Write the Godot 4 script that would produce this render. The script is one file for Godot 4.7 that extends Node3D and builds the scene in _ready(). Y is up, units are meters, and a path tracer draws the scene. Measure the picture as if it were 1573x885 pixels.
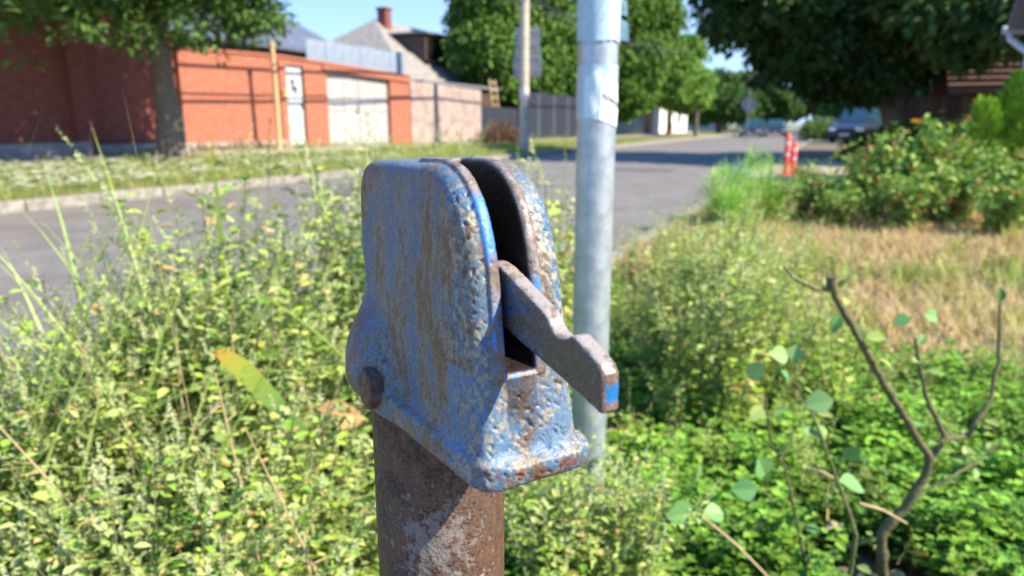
extends Node3D
# A rusty barrier post with a blue cast latch head stands in a weedy verge beside a suburban street.
# Street frame: s runs along the road, t to its right (near kerb at t = -1.5, far kerb at t = -9), y up.
const ROAD_TURN := 1.15067            # radians about y that turn x onto the road's direction
const SDIR := Vector3(0.4081, 0.0, -0.9129)
const TDIR := Vector3(0.9129, 0.0, 0.4081)
var used := {}
var rng := RandomNumberGenerator.new()
var fine := FastNoiseLite.new()
var M := {}

func R(s: float, t: float, y := 0.0) -> Vector3:
	return SDIR * s + TDIR * t + Vector3(0, y, 0)

func rr(a: float, b: float) -> float:
	return rng.randf_range(a, b)

func lin(r: float, g: float, b: float) -> Color:
	return Color(r, g, b).linear_to_srgb()

# ---------------------------------------------------------------- nodes
func numbered(called: String) -> String:
	var n: int = used.get(called, 0)
	used[called] = n + 1
	return called if n == 0 else "%s_%03d" % [called, n]

func tag(o: Node3D, label: String, category: String, group := "", kind := "") -> Node3D:
	if label: o.set_meta("label", label)
	if category: o.set_meta("category", category)
	if group: o.set_meta("group", group)
	if kind: o.set_meta("kind", kind)
	return o

func thing(called: String, label: String, category: String, at := Vector3.ZERO, turn := 0.0, group := "") -> Node3D:
	var o := Node3D.new()
	o.name = numbered(called)
	o.position = at
	o.rotation.y = turn
	add_child(o)
	tag(o, label, category, group)
	return o

func part(called: String, mesh: Mesh, m: Material, parent: Node3D = null, at := Vector3.ZERO, turn := Vector3.ZERO) -> MeshInstance3D:
	var o := MeshInstance3D.new()
	o.mesh = mesh
	o.material_override = m
	o.position = at
	o.rotation = turn
	if parent == null:
		o.name = numbered(called)
		add_child(o)
	else:
		o.name = called
		var k := 0
		while parent.has_node(NodePath(o.name)):
			k += 1
			o.name = "%s_%03d" % [called, k]
		parent.add_child(o, true)
	return o

func struct(called: String, mesh: Mesh, m: Material, at := Vector3.ZERO, turn := 0.0) -> MeshInstance3D:
	var o := part(called, mesh, m, null, at, Vector3(0, turn, 0))
	o.set_meta("kind", "structure")
	return o

func dup(o: Node3D, at: Vector3, turn: float, label := "", group := "") -> Node3D:
	var base := String(o.name)
	var c: Node3D = o.duplicate()
	c.name = numbered(base)
	add_child(c)
	c.position = at
	c.rotation.y = turn
	if label: c.set_meta("label", label)
	if group: c.set_meta("group", group)
	return c

func scatter(called: String, mesh: Mesh, m: Material, places: Array, tints: Array, parent: Node3D = null) -> MultiMeshInstance3D:
	var mm := MultiMesh.new()
	mm.transform_format = MultiMesh.TRANSFORM_3D
	mm.use_colors = true
	mm.mesh = mesh
	mm.instance_count = places.size()
	for i in places.size():
		mm.set_instance_transform(i, places[i])
		mm.set_instance_color(i, tints[i])
	var o := MultiMeshInstance3D.new()
	o.multimesh = mm
	o.material_override = m
	o.set_meta("kind", "stuff")
	if parent:
		o.name = called
		parent.add_child(o, true)
	else:
		o.name = numbered(called)
		add_child(o)
	return o

# ---------------------------------------------------------------- materials
func noise_tex(a: Color, b: Color, freq: float, size := 256, octaves := 4, seed_ := 1, lo := 0.0, hi := 1.0) -> NoiseTexture2D:
	var n := FastNoiseLite.new()
	n.seed = seed_
	n.frequency = freq
	n.fractal_octaves = octaves
	var t := NoiseTexture2D.new()
	t.width = size
	t.height = size
	t.seamless = true
	t.noise = n
	var g := Gradient.new()
	g.set_color(0, a)
	g.set_color(1, b)
	g.set_offset(0, lo)
	g.set_offset(1, hi)
	t.color_ramp = g
	return t

func plain(c: Color, rough := 0.7, metal := 0.0) -> StandardMaterial3D:
	var m := StandardMaterial3D.new()
	m.albedo_color = c
	m.roughness = rough
	m.metallic = metal
	return m

# a: and b: linear base colours mixed by noise; repeat: how many times the picture repeats per metre; relief in centimetres
func mottled(a: Color, b: Color, rough: float, repeat: float, freq := 0.02, relief := 0.0, seed_ := 1, world := false, metal := 0.0) -> StandardMaterial3D:
	var m := StandardMaterial3D.new()
	m.albedo_texture = noise_tex(a, b, freq, 256, 5, seed_, 0.2, 0.8)
	m.roughness = rough
	m.metallic = metal
	m.uv1_triplanar = true
	m.uv1_world_triplanar = world
	m.uv1_scale = Vector3.ONE * repeat
	if relief > 0.0:
		m.heightmap_enabled = true
		m.heightmap_texture = noise_tex(Color.BLACK, Color.WHITE, freq * 2.0, 256, 5, seed_ + 7)
		m.heightmap_scale = relief
	return m

func leafy(rough := 0.5, through := 0.7) -> StandardMaterial3D:
	var m := StandardMaterial3D.new()
	m.vertex_color_use_as_albedo = true
	m.roughness = rough
	m.metallic_specular = 0.22
	m.backlight_enabled = true
	m.backlight = Color(through * 0.95, through, through * 0.6)
	m.cull_mode = BaseMaterial3D.CULL_DISABLED
	return m

func tinted(rough := 0.8, metal := 0.0) -> StandardMaterial3D:
	var m := StandardMaterial3D.new()
	m.vertex_color_use_as_albedo = true
	m.roughness = rough
	m.metallic = metal
	return m

# ---------------------------------------------------------------- shapes
func st_new() -> SurfaceTool:
	var st := SurfaceTool.new()
	st.begin(Mesh.PRIMITIVE_TRIANGLES)
	st.set_smooth_group(-1)
	return st

func done(st: SurfaceTool) -> ArrayMesh:
	st.generate_normals()
	return st.commit()

func quad(st: SurfaceTool, a: Vector3, b: Vector3, c: Vector3, d: Vector3) -> void:
	# a b c d run counter-clockwise as seen from the front
	st.add_vertex(a); st.add_vertex(c); st.add_vertex(b)
	st.add_vertex(a); st.add_vertex(d); st.add_vertex(c)

# a box with chamfered edges, b = chamfer
func add_box(st: SurfaceTool, c: Vector3, size: Vector3, b := 0.0, basis := Basis.IDENTITY) -> void:
	var h := size / 2.0
	if b <= 0.0:
		for ax in 3:
			for sg in [-1.0, 1.0]:
				var n := Vector3.ZERO; n[ax] = sg
				var p := Vector3.ZERO; p[(ax + 1) % 3] = sg
				var q := Vector3.ZERO; q[(ax + 2) % 3] = 1.0
				quad(st, c + basis * (h * (n - p - q)), c + basis * (h * (n + p - q)), c + basis * (h * (n + p + q)), c + basis * (h * (n - p + q)))
		return
	var cor := {}
	for ax in 3:
		for sg in [-1.0, 1.0]:
			var u := (ax + 1) % 3
			var v := (ax + 2) % 3
			var pts := []
			for e in [[-1, -1], [1, -1], [1, 1], [-1, 1]]:
				var p := Vector3.ZERO
				p[ax] = sg * h[ax]
				p[u] = e[0] * (h[u] - b) * sg
				p[v] = e[1] * (h[v] - b)
				pts.append(c + basis * p)
				cor["%d%d%d%d" % [ax, int(signf(p.x)), int(signf(p.y)), int(signf(p.z))]] = c + basis * p
			quad(st, pts[0], pts[1], pts[2], pts[3])
	for ax in 3:          # the edges along ax
		var u := (ax + 1) % 3
		var v := (ax + 2) % 3
		for su in [-1, 1]:
			for sv in [-1, 1]:
				var k := [0, 0, 0]
				k[u] = su; k[v] = sv
				k[ax] = -1
				var a0 = cor["%d%d%d%d" % [u, k[0], k[1], k[2]]]
				var b0 = cor["%d%d%d%d" % [v, k[0], k[1], k[2]]]
				k[ax] = 1
				var a1 = cor["%d%d%d%d" % [u, k[0], k[1], k[2]]]
				var b1 = cor["%d%d%d%d" % [v, k[0], k[1], k[2]]]
				if su * sv > 0:
					quad(st, a0, b0, b1, a1)
				else:
					quad(st, b0, a0, a1, b1)
	for sx in [-1, 1]:
		for sy in [-1, 1]:
			for sz in [-1, 1]:
				var x = cor["0%d%d%d" % [sx, sy, sz]]
				var y = cor["1%d%d%d" % [sx, sy, sz]]
				var z = cor["2%d%d%d" % [sx, sy, sz]]
				st.add_vertex(x)
				if sx * sy * sz > 0:
					st.add_vertex(z); st.add_vertex(y)
				else:
					st.add_vertex(y); st.add_vertex(z)

func box(c: Vector3, size: Vector3, b := 0.0) -> ArrayMesh:
	var st := st_new()
	add_box(st, c, size, b)
	return done(st)

# an outline in x and y pushed from z0 to z1
func add_prism(st: SurfaceTool, poly: PackedVector2Array, z0: float, z1: float, xf := Transform3D.IDENTITY) -> void:
	var p := poly
	if Geometry2D.is_polygon_clockwise(p):
		p = poly.duplicate()
		p.reverse()
	var tri := Geometry2D.triangulate_polygon(p)
	for i in range(0, tri.size(), 3):
		var a := p[tri[i]]; var b := p[tri[i + 1]]; var c := p[tri[i + 2]]
		if (b - a).cross(c - a) < 0:
			var k := b; b = c; c = k
		for z in [z1, z0]:
			st.add_vertex(xf * Vector3(a.x, a.y, z))
			if z == z1:
				st.add_vertex(xf * Vector3(c.x, c.y, z)); st.add_vertex(xf * Vector3(b.x, b.y, z))
			else:
				st.add_vertex(xf * Vector3(b.x, b.y, z)); st.add_vertex(xf * Vector3(c.x, c.y, z))
	for i in p.size():
		var a := p[i]; var b := p[(i + 1) % p.size()]
		quad(st, xf * Vector3(a.x, a.y, z0), xf * Vector3(b.x, b.y, z0), xf * Vector3(b.x, b.y, z1), xf * Vector3(a.x, a.y, z1))

func prism(poly: PackedVector2Array, z0: float, z1: float) -> ArrayMesh:
	var st := st_new()
	add_prism(st, poly, z0, z1)
	return done(st)

# a round tube through points with a radius at each
func add_tube(st: SurfaceTool, pts: Array, rad: Array, sides := 8, col := Color.WHITE, wobble := 0.0) -> void:
	var rings := []
	var up := Vector3.UP
	for i in pts.size():
		var d: Vector3 = (pts[mini(i + 1, pts.size() - 1)] - pts[maxi(i - 1, 0)])
		d = d.normalized() if d.length() > 1e-9 else Vector3.UP
		if absf(d.dot(up)) > 0.95: up = Vector3(1, 0, 0.3).normalized()
		var x := d.cross(up).normalized()
		var y := x.cross(d).normalized()
		up = y
		var ring := []
		for k in sides:
			var a := TAU * k / sides
			var r: float = rad[i] * (1.0 + wobble * fine.get_noise_3d(pts[i].x * 900 + k * 40, pts[i].y * 900, pts[i].z * 900))
			ring.append(pts[i] + (x * cos(a) + y * sin(a)) * r)
		rings.append(ring)
	st.set_color(col)
	st.set_smooth_group(0)
	for i in rings.size() - 1:
		for k in sides:
			var k2 := (k + 1) % sides
			quad(st, rings[i][k2], rings[i][k], rings[i + 1][k], rings[i + 1][k2])
	st.set_smooth_group(-1)
	for e in [0, rings.size() - 1]:
		for k in range(1, sides - 1):
			st.add_vertex(rings[e][0])
			if e == 0:
				st.add_vertex(rings[e][k + 1]); st.add_vertex(rings[e][k])
			else:
				st.add_vertex(rings[e][k]); st.add_vertex(rings[e][k + 1])

func tube(pts: Array, rad: Array, sides := 8, wobble := 0.0) -> ArrayMesh:
	var st := st_new()
	add_tube(st, pts, rad, sides, Color.WHITE, wobble)
	return done(st)

# one leaf: folded along its midrib and bent down towards the tip
func add_leaf(st: SurfaceTool, o: Vector3, d: Vector3, n: Vector3, length: float, width: float, bend: float, col: Color, rows := 2) -> void:
	var side := d.cross(n)
	side = side.normalized() if side.length() > 1e-5 else Vector3.RIGHT
	var nn := side.cross(d).normalized()
	var prev_m := o
	var prev_l := o
	var prev_r := o
	st.set_color(col)
	for k in range(1, rows + 2):
		var f := float(k) / (rows + 1)
		var w := width * 0.5 * sin(PI * pow(f, 0.85)) if k <= rows else 0.0
		var m := o + d * length * f - nn * bend * length * f * f
		var lft := m - side * w + nn * w * 0.3
		var rgt := m + side * w + nn * w * 0.3
		st.set_normal((nn + d * bend * f + side * 0.25).normalized())
		if k == 1:
			st.add_vertex(prev_m); st.add_vertex(lft); st.add_vertex(m)
			st.set_normal((nn + d * bend * f - side * 0.25).normalized())
			st.add_vertex(prev_m); st.add_vertex(m); st.add_vertex(rgt)
		elif k <= rows:
			st.add_vertex(prev_l); st.add_vertex(lft); st.add_vertex(m)
			st.add_vertex(prev_l); st.add_vertex(m); st.add_vertex(prev_m)
			st.set_normal((nn + d * bend * f - side * 0.25).normalized())
			st.add_vertex(prev_m); st.add_vertex(m); st.add_vertex(rgt)
			st.add_vertex(prev_m); st.add_vertex(rgt); st.add_vertex(prev_r)
		else:
			st.add_vertex(prev_l); st.add_vertex(m); st.add_vertex(prev_m)
			st.set_normal((nn + d * bend * f - side * 0.25).normalized())
			st.add_vertex(prev_m); st.add_vertex(m); st.add_vertex(prev_r)
		prev_m = m; prev_l = lft; prev_r = rgt

# a long grass blade: narrow ribbon that arches over
func add_blade(st: SurfaceTool, o: Vector3, d: Vector3, length: float, width: float, droop: float, col: Color, segs := 5) -> void:
	var side := d.cross(Vector3.UP)
	side = side.normalized() if side.length() > 1e-4 else Vector3.RIGHT
	var p := o
	var dir := d
	var pl := o - side * width * 0.5
	var pr := o + side * width * 0.5
	st.set_color(col)
	for k in segs:
		p += dir * length / segs
		dir = (dir + Vector3.DOWN * droop / segs).normalized()
		var w := width * 0.5 * (1.0 - pow(float(k + 1) / segs, 2.0))
		var l2 := p - side * w
		var r2 := p + side * w
		st.set_normal((side.cross(dir)).normalized())
		st.add_vertex(pl); st.add_vertex(l2); st.add_vertex(r2)
		if k < segs - 0:
			st.add_vertex(pl); st.add_vertex(r2); st.add_vertex(pr)
		pl = l2; pr = r2

func rand_dir() -> Vector3:
	var v := Vector3(rr(-1, 1), rr(-1, 1), rr(-1, 1))
	while v.length() > 1.0 or v.length() < 0.1:
		v = Vector3(rr(-1, 1), rr(-1, 1), rr(-1, 1))
	return v.normalized()

# ---------------------------------------------------------------- surfaces of distance fields (surface nets)
func nets(f: Callable, lo: Vector3, n: Vector3i, h: float, disp: Callable, paint: Callable) -> ArrayMesh:
	var sx := n.x + 1
	var sxy := sx * (n.y + 1)
	var val := PackedFloat32Array()
	val.resize(sxy * (n.z + 1))
	val.fill(1e9)
	var blocks := []
	for bz in n.z / 4:
		for by in n.y / 4:
			for bx in n.x / 4:
				var c := lo + Vector3(bx * 4 + 2, by * 4 + 2, bz * 4 + 2) * h
				if absf(f.call(c)) > h * 4.2: continue
				blocks.append(Vector3i(bx * 4, by * 4, bz * 4))
				for z in range(bz * 4, bz * 4 + 5):
					for y in range(by * 4, by * 4 + 5):
						var at := z * sxy + y * sx + bx * 4
						for x in 5:
							if val[at + x] > 1e8:
								val[at + x] = f.call(lo + Vector3(bx * 4 + x, y, z) * h)
	var cell := {}
	var cells := []
	var vs := PackedVector3Array()
	var corner := [0, 1, sx, sx + 1, sxy, sxy + 1, sxy + sx, sxy + sx + 1]
	var co := [Vector3(0, 0, 0), Vector3(1, 0, 0), Vector3(0, 1, 0), Vector3(1, 1, 0), Vector3(0, 0, 1), Vector3(1, 0, 1), Vector3(0, 1, 1), Vector3(1, 1, 1)]
	var edges := [[0, 1], [2, 3], [4, 5], [6, 7], [0, 2], [1, 3], [4, 6], [5, 7], [0, 4], [1, 5], [2, 6], [3, 7]]
	for b in blocks:
		for z in range(b.z, b.z + 4):
			for y in range(b.y, b.y + 4):
				for x in range(b.x, b.x + 4):
					var at: int = z * sxy + y * sx + x
					if absf(val[at]) > 2.0 * h: continue
					var inside := 0
					for k in 8:
						if val[at + corner[k]] < 0.0: inside += 1
					if inside == 0 or inside == 8: continue
					var sum := Vector3.ZERO
					var m := 0
					for e in edges:
						var v0 := val[at + corner[e[0]]]
						var v1 := val[at + corner[e[1]]]
						if (v0 < 0.0) != (v1 < 0.0):
							sum += co[e[0]].lerp(co[e[1]], v0 / (v0 - v1))
							m += 1
					cell[at] = vs.size()
					cells.append(at)
					vs.append(lo + (Vector3(x, y, z) + sum / m) * h)
	var idx := PackedInt32Array()
	var step := [1, sx, sxy]
	for at in cells:
		for ax in 3:
			var v0: float = val[at]
			var v1: float = val[at + step[ax]]
			if (v0 < 0.0) == (v1 < 0.0): continue
			var u: int = step[(ax + 1) % 3]
			var w: int = step[(ax + 2) % 3]
			if not (cell.has(at - u) and cell.has(at - w) and cell.has(at - u - w)): continue
			var q := [cell[at - u - w], cell[at - w], cell[at], cell[at - u]]
			if v0 < 0.0:
				idx.append_array([q[0], q[2], q[1], q[0], q[3], q[2]])
			else:
				idx.append_array([q[0], q[1], q[2], q[0], q[2], q[3]])
	var ns := face_normals(vs, idx)
	for i in vs.size():
		vs[i] += ns[i] * float(disp.call(vs[i], ns[i]))
	ns = face_normals(vs, idx)
	var cs := PackedColorArray()
	cs.resize(vs.size())
	for i in vs.size():
		cs[i] = paint.call(vs[i], ns[i])
	var arr := []
	arr.resize(Mesh.ARRAY_MAX)
	arr[Mesh.ARRAY_VERTEX] = vs
	arr[Mesh.ARRAY_NORMAL] = ns
	arr[Mesh.ARRAY_COLOR] = cs
	arr[Mesh.ARRAY_INDEX] = idx
	var am := ArrayMesh.new()
	am.add_surface_from_arrays(Mesh.PRIMITIVE_TRIANGLES, arr)
	return am

func face_normals(vs: PackedVector3Array, idx: PackedInt32Array) -> PackedVector3Array:
	var ns := PackedVector3Array()
	ns.resize(vs.size())
	for i in range(0, idx.size(), 3):
		var a := idx[i]; var b := idx[i + 1]; var c := idx[i + 2]
		var n := (vs[c] - vs[a]).cross(vs[b] - vs[a])
		ns[a] += n; ns[b] += n; ns[c] += n
	for i in ns.size():
		ns[i] = ns[i].normalized()
	return ns

func smax(a: float, b: float, k: float) -> float:
	var h := maxf(k - absf(a - b), 0.0) / k
	return maxf(a, b) + h * h * k * 0.25

func smin(a: float, b: float, k: float) -> float:
	var h := maxf(k - absf(a - b), 0.0) / k
	return minf(a, b) - h * h * k * 0.25

# ================================================================ the barrier post
# local axes of the latch head: x to its front, y up from its underside, z to its left
func profile(x: float, y: float) -> float:
	var d := smax(y - 0.1205 - 0.02 * (x - 0.03), -(x + 0.0338 - 0.085 * maxf(0.106 - y, 0.0)), 0.022)
	d = smax(d, (x - 0.0905) * 0.9916 + (y - 0.083) * 0.129, 0.016)
	return smax(d, (x - 0.0705) * 0.7356 + (y - 0.1205) * 0.6775, 0.015)

func head_sdf(p: Vector3) -> float:
	var x := p.x
	var y := p.y
	var z := p.z
	var k := clampf(y / 0.12, 0.0, 1.0)
	var pr := profile(x, y)
	var lump := 0.00035 * sin(x * 130.0 + y * 60.0) * cos(y * 95.0 - z * 150.0)
	var d := smax(pr, absf(z - 0.0050 - 0.0020 * k) - (0.0224 - 0.0025 * k), 0.0078) + lump
	# the collar that wraps the pipe at the back
	var r := Vector2(x + 0.0175, z).length()
	var c := smax(r - 0.0402, 0.86 * (r - 0.0402) + 0.51 * (y - 0.0295), 0.008)
	c = smax(c, 0.5 * (r - 0.0402) - 0.866 * (y - 0.004), 0.008)
	c = smax(c, x - 0.004, 0.012)
	d = smin(d, c, 0.005)
	# skirt over the pipe's end, thickened where the bolt goes through
	var sk := smax(Vector2(x, z).length() - 0.0338, y - 0.004, 0.005)
	d = smin(d, sk, 0.008)
	var bb := smax(Vector2(x - 0.004, y - 0.0135).length() - 0.0125, absf(z) - 0.0325, 0.004)
	d = smin(d, bb, 0.008)
	# foot flange, wider at the front
	var kk := clampf((0.095 - x) / 0.085, 0.0, 1.0) * 0.0024
	var q := Vector2(absf(x - 0.050) - 0.040, absf(z - 0.0022 - kk) - 0.0122 - kk)
	var fl := Vector2(maxf(q.x, 0.0), maxf(q.y, 0.0)).length() + minf(maxf(q.x, q.y), 0.0) - 0.0145
	fl = smax(fl, absf(y - 0.0055) - 0.0055 - 0.05 * maxf(0.1 - x, 0.0) * 0.2, 0.0022)
	fl = smax(fl, 0.62 * (x - 0.1045) - 0.78 * (y - 0.0062), 0.004)
	d = smin(d, fl, 0.006)
	# raised lips of the slot
	var lip := smax(pr - 0.0017, absf(z - 0.0091) - 0.0112, 0.0012)
	lip = smax(lip, smax(0.030 - x, 0.042 - y, 0.004), 0.003)
	d = smin(d, lip, 0.0008)
	# slot
	var s := maxf(absf(z - 0.0089) - 0.0062, maxf(0.036 - x + 0.15 * maxf(0.1 - y, 0.0), 0.0465 - y + 0.25 * (0.09 - x)))
	d = smax(d, -s, 0.0025)
	d = smax(d, -y, 0.004)
	return d

func rough_at(p: Vector3) -> float:      # how coarse the casting is there, 0 to 1
	var front := smoothstep(0.062, 0.082, p.x)
	var lip := 1.0 - smoothstep(0.0112, 0.0125, absf(p.z - 0.0091))
	if p.y > 0.038: front *= 1.0 - lip * 0.85
	return clampf(0.25 + front * 0.75, 0.0, 1.0)

func head_disp(p: Vector3, n: Vector3) -> float:
	var a := fine.get_noise_3d(p.x * 24000, p.y * 24000, p.z * 24000)
	var b := fine.get_noise_3d(p.x * 7000 + 50, p.y * 5000, p.z * 7000)
	var r := rough_at(p)
	var pit := -maxf(fine.get_noise_3d(p.x * 15000 + 400, p.y * 15000, p.z * 15000) - 0.22, 0.0) * 0.0028 * r
	return (a * 0.00014 + b * 0.00018) * (0.3 + r) + pit

func head_paint(p: Vector3, n: Vector3) -> Color:
	var blue := Color(0.062, 0.16, 0.29)
	var worn := Color(0.215, 0.21, 0.185)
	var rust := Color(0.15, 0.085, 0.05)
	var cream := Color(0.42, 0.375, 0.28)
	var dark := Color(0.035, 0.03, 0.027)
	var big := fine.get_noise_3d(p.x * 2600 + 9, p.y * 1100, p.z * 2600)
	var mid := fine.get_noise_3d(p.x * 9000 - 80, p.y * 4200, p.z * 9000)
	var tiny := fine.get_noise_3d(p.x * 30000, p.y * 21000 + 77, p.z * 30000)
	var r := rough_at(p)
	var lip := 1.0 - smoothstep(0.0110, 0.0118, absf(p.z - 0.0091))
	var on_lip := lip * smoothstep(0.03, 0.045, p.x) * smoothstep(0.036, 0.04, p.y) * smoothstep(-0.0002, 0.0007, profile(p.x, p.y))
	var broad := fine.get_noise_3d(p.x * 1500 + 70, p.y * 700, p.z * 1500)
	var streak := fine.get_noise_3d(p.x * 16000 + 40, p.y * 5200, p.z * 16000)
	var stipple := fine.get_noise_3d(p.x * 42000, p.y * 26000 + 5, p.z * 42000)
	var w := broad * 1.1 + big * 0.6 + mid * 0.35 + streak * 0.25
	var c := blue.lerp(Color(0.15, 0.205, 0.24), clampf(0.5 + big * 1.2 + streak * 0.5, 0, 1))
	# old paint thinned to tan and grey in broad soft areas, stippled brown where it is gone
	c = c.lerp(worn, smoothstep(-0.28, 0.22, w) * 0.72)
	c = c.lerp(Color(0.20, 0.145, 0.098), smoothstep(0.03, 0.32, w + streak * 0.45 + stipple * 0.25) * 0.75)
	c = c.lerp(Color(0.28, 0.255, 0.20), smoothstep(0.18, 0.42, stipple + streak * 0.4) * 0.5)
	var bare_spot := smoothstep(0.10, 0.30, w * 0.55 + streak * 0.5 + stipple * 0.55)
	var edge := 0.0
	if p.y < 0.011: edge = smoothstep(0.5, 0.85, absf(n.y)) * 0.3 + 0.08
	c = c.lerp(rust, clampf(bare_spot * 0.8 + smoothstep(0.1, 0.3, mid * 0.6 + tiny * 0.5 + edge) * edge * 3.0, 0.0, 0.92))
	c = c.lerp(dark, smoothstep(0.42, 0.62, tiny * 0.9 + mid * 0.55) * 0.6)
	# scale and old primer show pale on the coarse parts
	var flake := fine.get_noise_3d(p.x * 17000 + 300, p.y * 13000, p.z * 17000) + 0.55 * fine.get_noise_3d(p.x * 5000, p.y * 3500 + 30, p.z * 5000)
	c = c.lerp(cream, smoothstep(0.08, 0.36, flake + (0.12 if p.y < 0.04 and p.z > 0.008 else 0.0)) * r * (0.85 if p.y > 0.045 else 0.7))
	if p.y < 0.045 and p.x > 0.07: c = c.lerp(Color(0.10, 0.23, 0.41), clampf(0.35 + big * 1.6 - flake, 0.0, 0.75))
	if p.y > 0.108: c = c.lerp(worn, smoothstep(0.0, 0.2, mid + 0.15) * 0.5)
	# collar: mostly bare and brown
	var col := smoothstep(0.004, -0.02, p.x) * smoothstep(0.06, 0.045, p.y)
	c = c.lerp(rust.lerp(Color(0.16, 0.12, 0.10), 0.5 + mid), col * clampf(0.55 + mid * 1.5, 0.0, 0.9))
	# below the slot: a brown run and pale dirt on the foot
	if p.x > 0.07 and p.y < 0.04:
		var run := smoothstep(0.006, 0.001, absf(p.z - 0.007 + 0.002 * sin(p.y * 330.0)) + mid * 0.004)
		c = c.lerp(rust, run * clampf(0.65 + mid, 0.0, 0.9))
		c = c.lerp(Color(0.42, 0.36, 0.27), smoothstep(0.017, 0.010, p.y) * smoothstep(0.6, 0.9, n.y) * clampf(0.55 + mid * 1.5, 0.0, 0.9))
	if p.x > 0.06 and p.y < 0.0098:
		c = c.lerp(Color(0.23, 0.09, 0.045), smoothstep(0.02, 0.22, mid + 0.5 * tiny - 0.05) * 0.85)
	# worn lips: bare brown steel, with smooth blue left in places
	if on_lip > 0.0:
		var bare := Color(0.17, 0.125, 0.105).lerp(Color(0.30, 0.26, 0.24), clampf(0.4 + mid * 1.6, 0, 1))
		var left := p.z > 0.0089
		var keep: float = (smoothstep(0.113, 0.108, p.y) * smoothstep(0.083, 0.089, p.y + mid * 0.006) if left else smoothstep(0.082, 0.076, p.y + mid * 0.008) * smoothstep(0.045, 0.055, p.y))
		if left: keep = maxf(keep, smoothstep(0.02, 0.12, mid) * smoothstep(0.08, 0.06, p.y))
		c = c.lerp(bare.lerp(Color(0.06, 0.24, 0.60), keep), on_lip)
	# inside the slot
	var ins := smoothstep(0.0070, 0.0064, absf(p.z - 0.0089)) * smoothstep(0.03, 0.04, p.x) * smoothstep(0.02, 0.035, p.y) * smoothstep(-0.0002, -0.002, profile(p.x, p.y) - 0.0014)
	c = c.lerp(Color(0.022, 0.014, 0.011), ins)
	return c

func lever_outline() -> PackedVector2Array:
	var key := [Vector2(0.055, 0.074), Vector2(0.074, 0.0825), Vector2(0.0800, 0.0852), Vector2(0.0873, 0.0840), Vector2(0.1160, 0.0736), Vector2(0.1190, 0.0718), Vector2(0.1208, 0.0694), Vector2(0.1234, 0.0676), Vector2(0.1268, 0.0668), Vector2(0.1300, 0.0677), Vector2(0.1325, 0.0692), Vector2(0.1350, 0.0695), Vector2(0.1475, 0.0640), Vector2(0.1500, 0.0612)]
	var p := PackedVector2Array(key)
	p.append_array([Vector2(0.1506, 0.0490), Vector2(0.1490, 0.0478), Vector2(0.1331, 0.0515), Vector2(0.0930, 0.0602), Vector2(0.055, 0.068)])
	return p

var lev := PackedVector2Array()

func lever_sdf(p: Vector3) -> float:
	var q := Vector2(p.x, p.y)
	var d := 1e9
	var inside := false
	var j := lev.size() - 1
	for i in lev.size():
		var a := lev[i]
		var b := lev[j]
		var e := b - a
		var w := q - a
		d = minf(d, (w - e * clampf(w.dot(e) / e.dot(e), 0.0, 1.0)).length_squared())
		if (a.y > q.y) != (b.y > q.y) and q.x < e.x * (q.y - a.y) / e.y + a.x:
			inside = not inside
		j = i
	d = sqrt(d) * (-1.0 if inside else 1.0)
	return smax(d, absf(p.z - 0.0093) - 0.0037, 0.0022)

func lever_disp(p: Vector3, n: Vector3) -> float:
	return fine.get_noise_3d(p.x * 9000, p.y * 9000, p.z * 9000) * 0.00022 + fine.get_noise_3d(p.x * 30000, p.y * 30000, p.z * 30000) * 0.00008

func lever_paint(p: Vector3, n: Vector3) -> Color:
	var steel := Color(0.24, 0.185, 0.145)
	var mid := fine.get_noise_3d(p.x * 8000 + 20, p.y * 8000, p.z * 8000)
	var tiny := fine.get_noise_3d(p.x * 26000 + 20, p.y * 26000, p.z * 26000)
	var c := steel.lerp(Color(0.115, 0.085, 0.068), smoothstep(-0.2, 0.25, mid + tiny * 0.5))
	if absf(n.z) > 0.6:
		c = c.lerp(Color(0.11, 0.105, 0.085), 0.7)
		c = c.lerp(Color(0.20, 0.21, 0.15), smoothstep(0.05, 0.3, mid + tiny * 0.4) * 0.7)
		c = c.lerp(Color(0.09, 0.15, 0.27), smoothstep(0.0, 0.22, fine.get_noise_3d(p.x * 3500, p.y * 6500 + 5, 0) + 0.12) * smoothstep(0.125, 0.095, p.x) * 0.9)
		c = c.lerp(Color(0.07, 0.045, 0.035), smoothstep(0.10, 0.32, tiny + mid * 0.3) * 0.6)
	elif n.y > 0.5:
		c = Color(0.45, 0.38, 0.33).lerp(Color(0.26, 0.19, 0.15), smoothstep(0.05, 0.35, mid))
	if n.x > 0.55 and p.x > 0.142:
		c = Color(0.19, 0.12, 0.10).lerp(Color(0.30, 0.22, 0.19), clampf(0.5 + tiny * 2.0, 0, 1))
		if p.y > 0.0515 + mid * 0.002 and p.y < 0.0578 + mid * 0.002 and p.z < 0.0114: c = Color(0.02, 0.21, 0.56)
	return c

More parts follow.
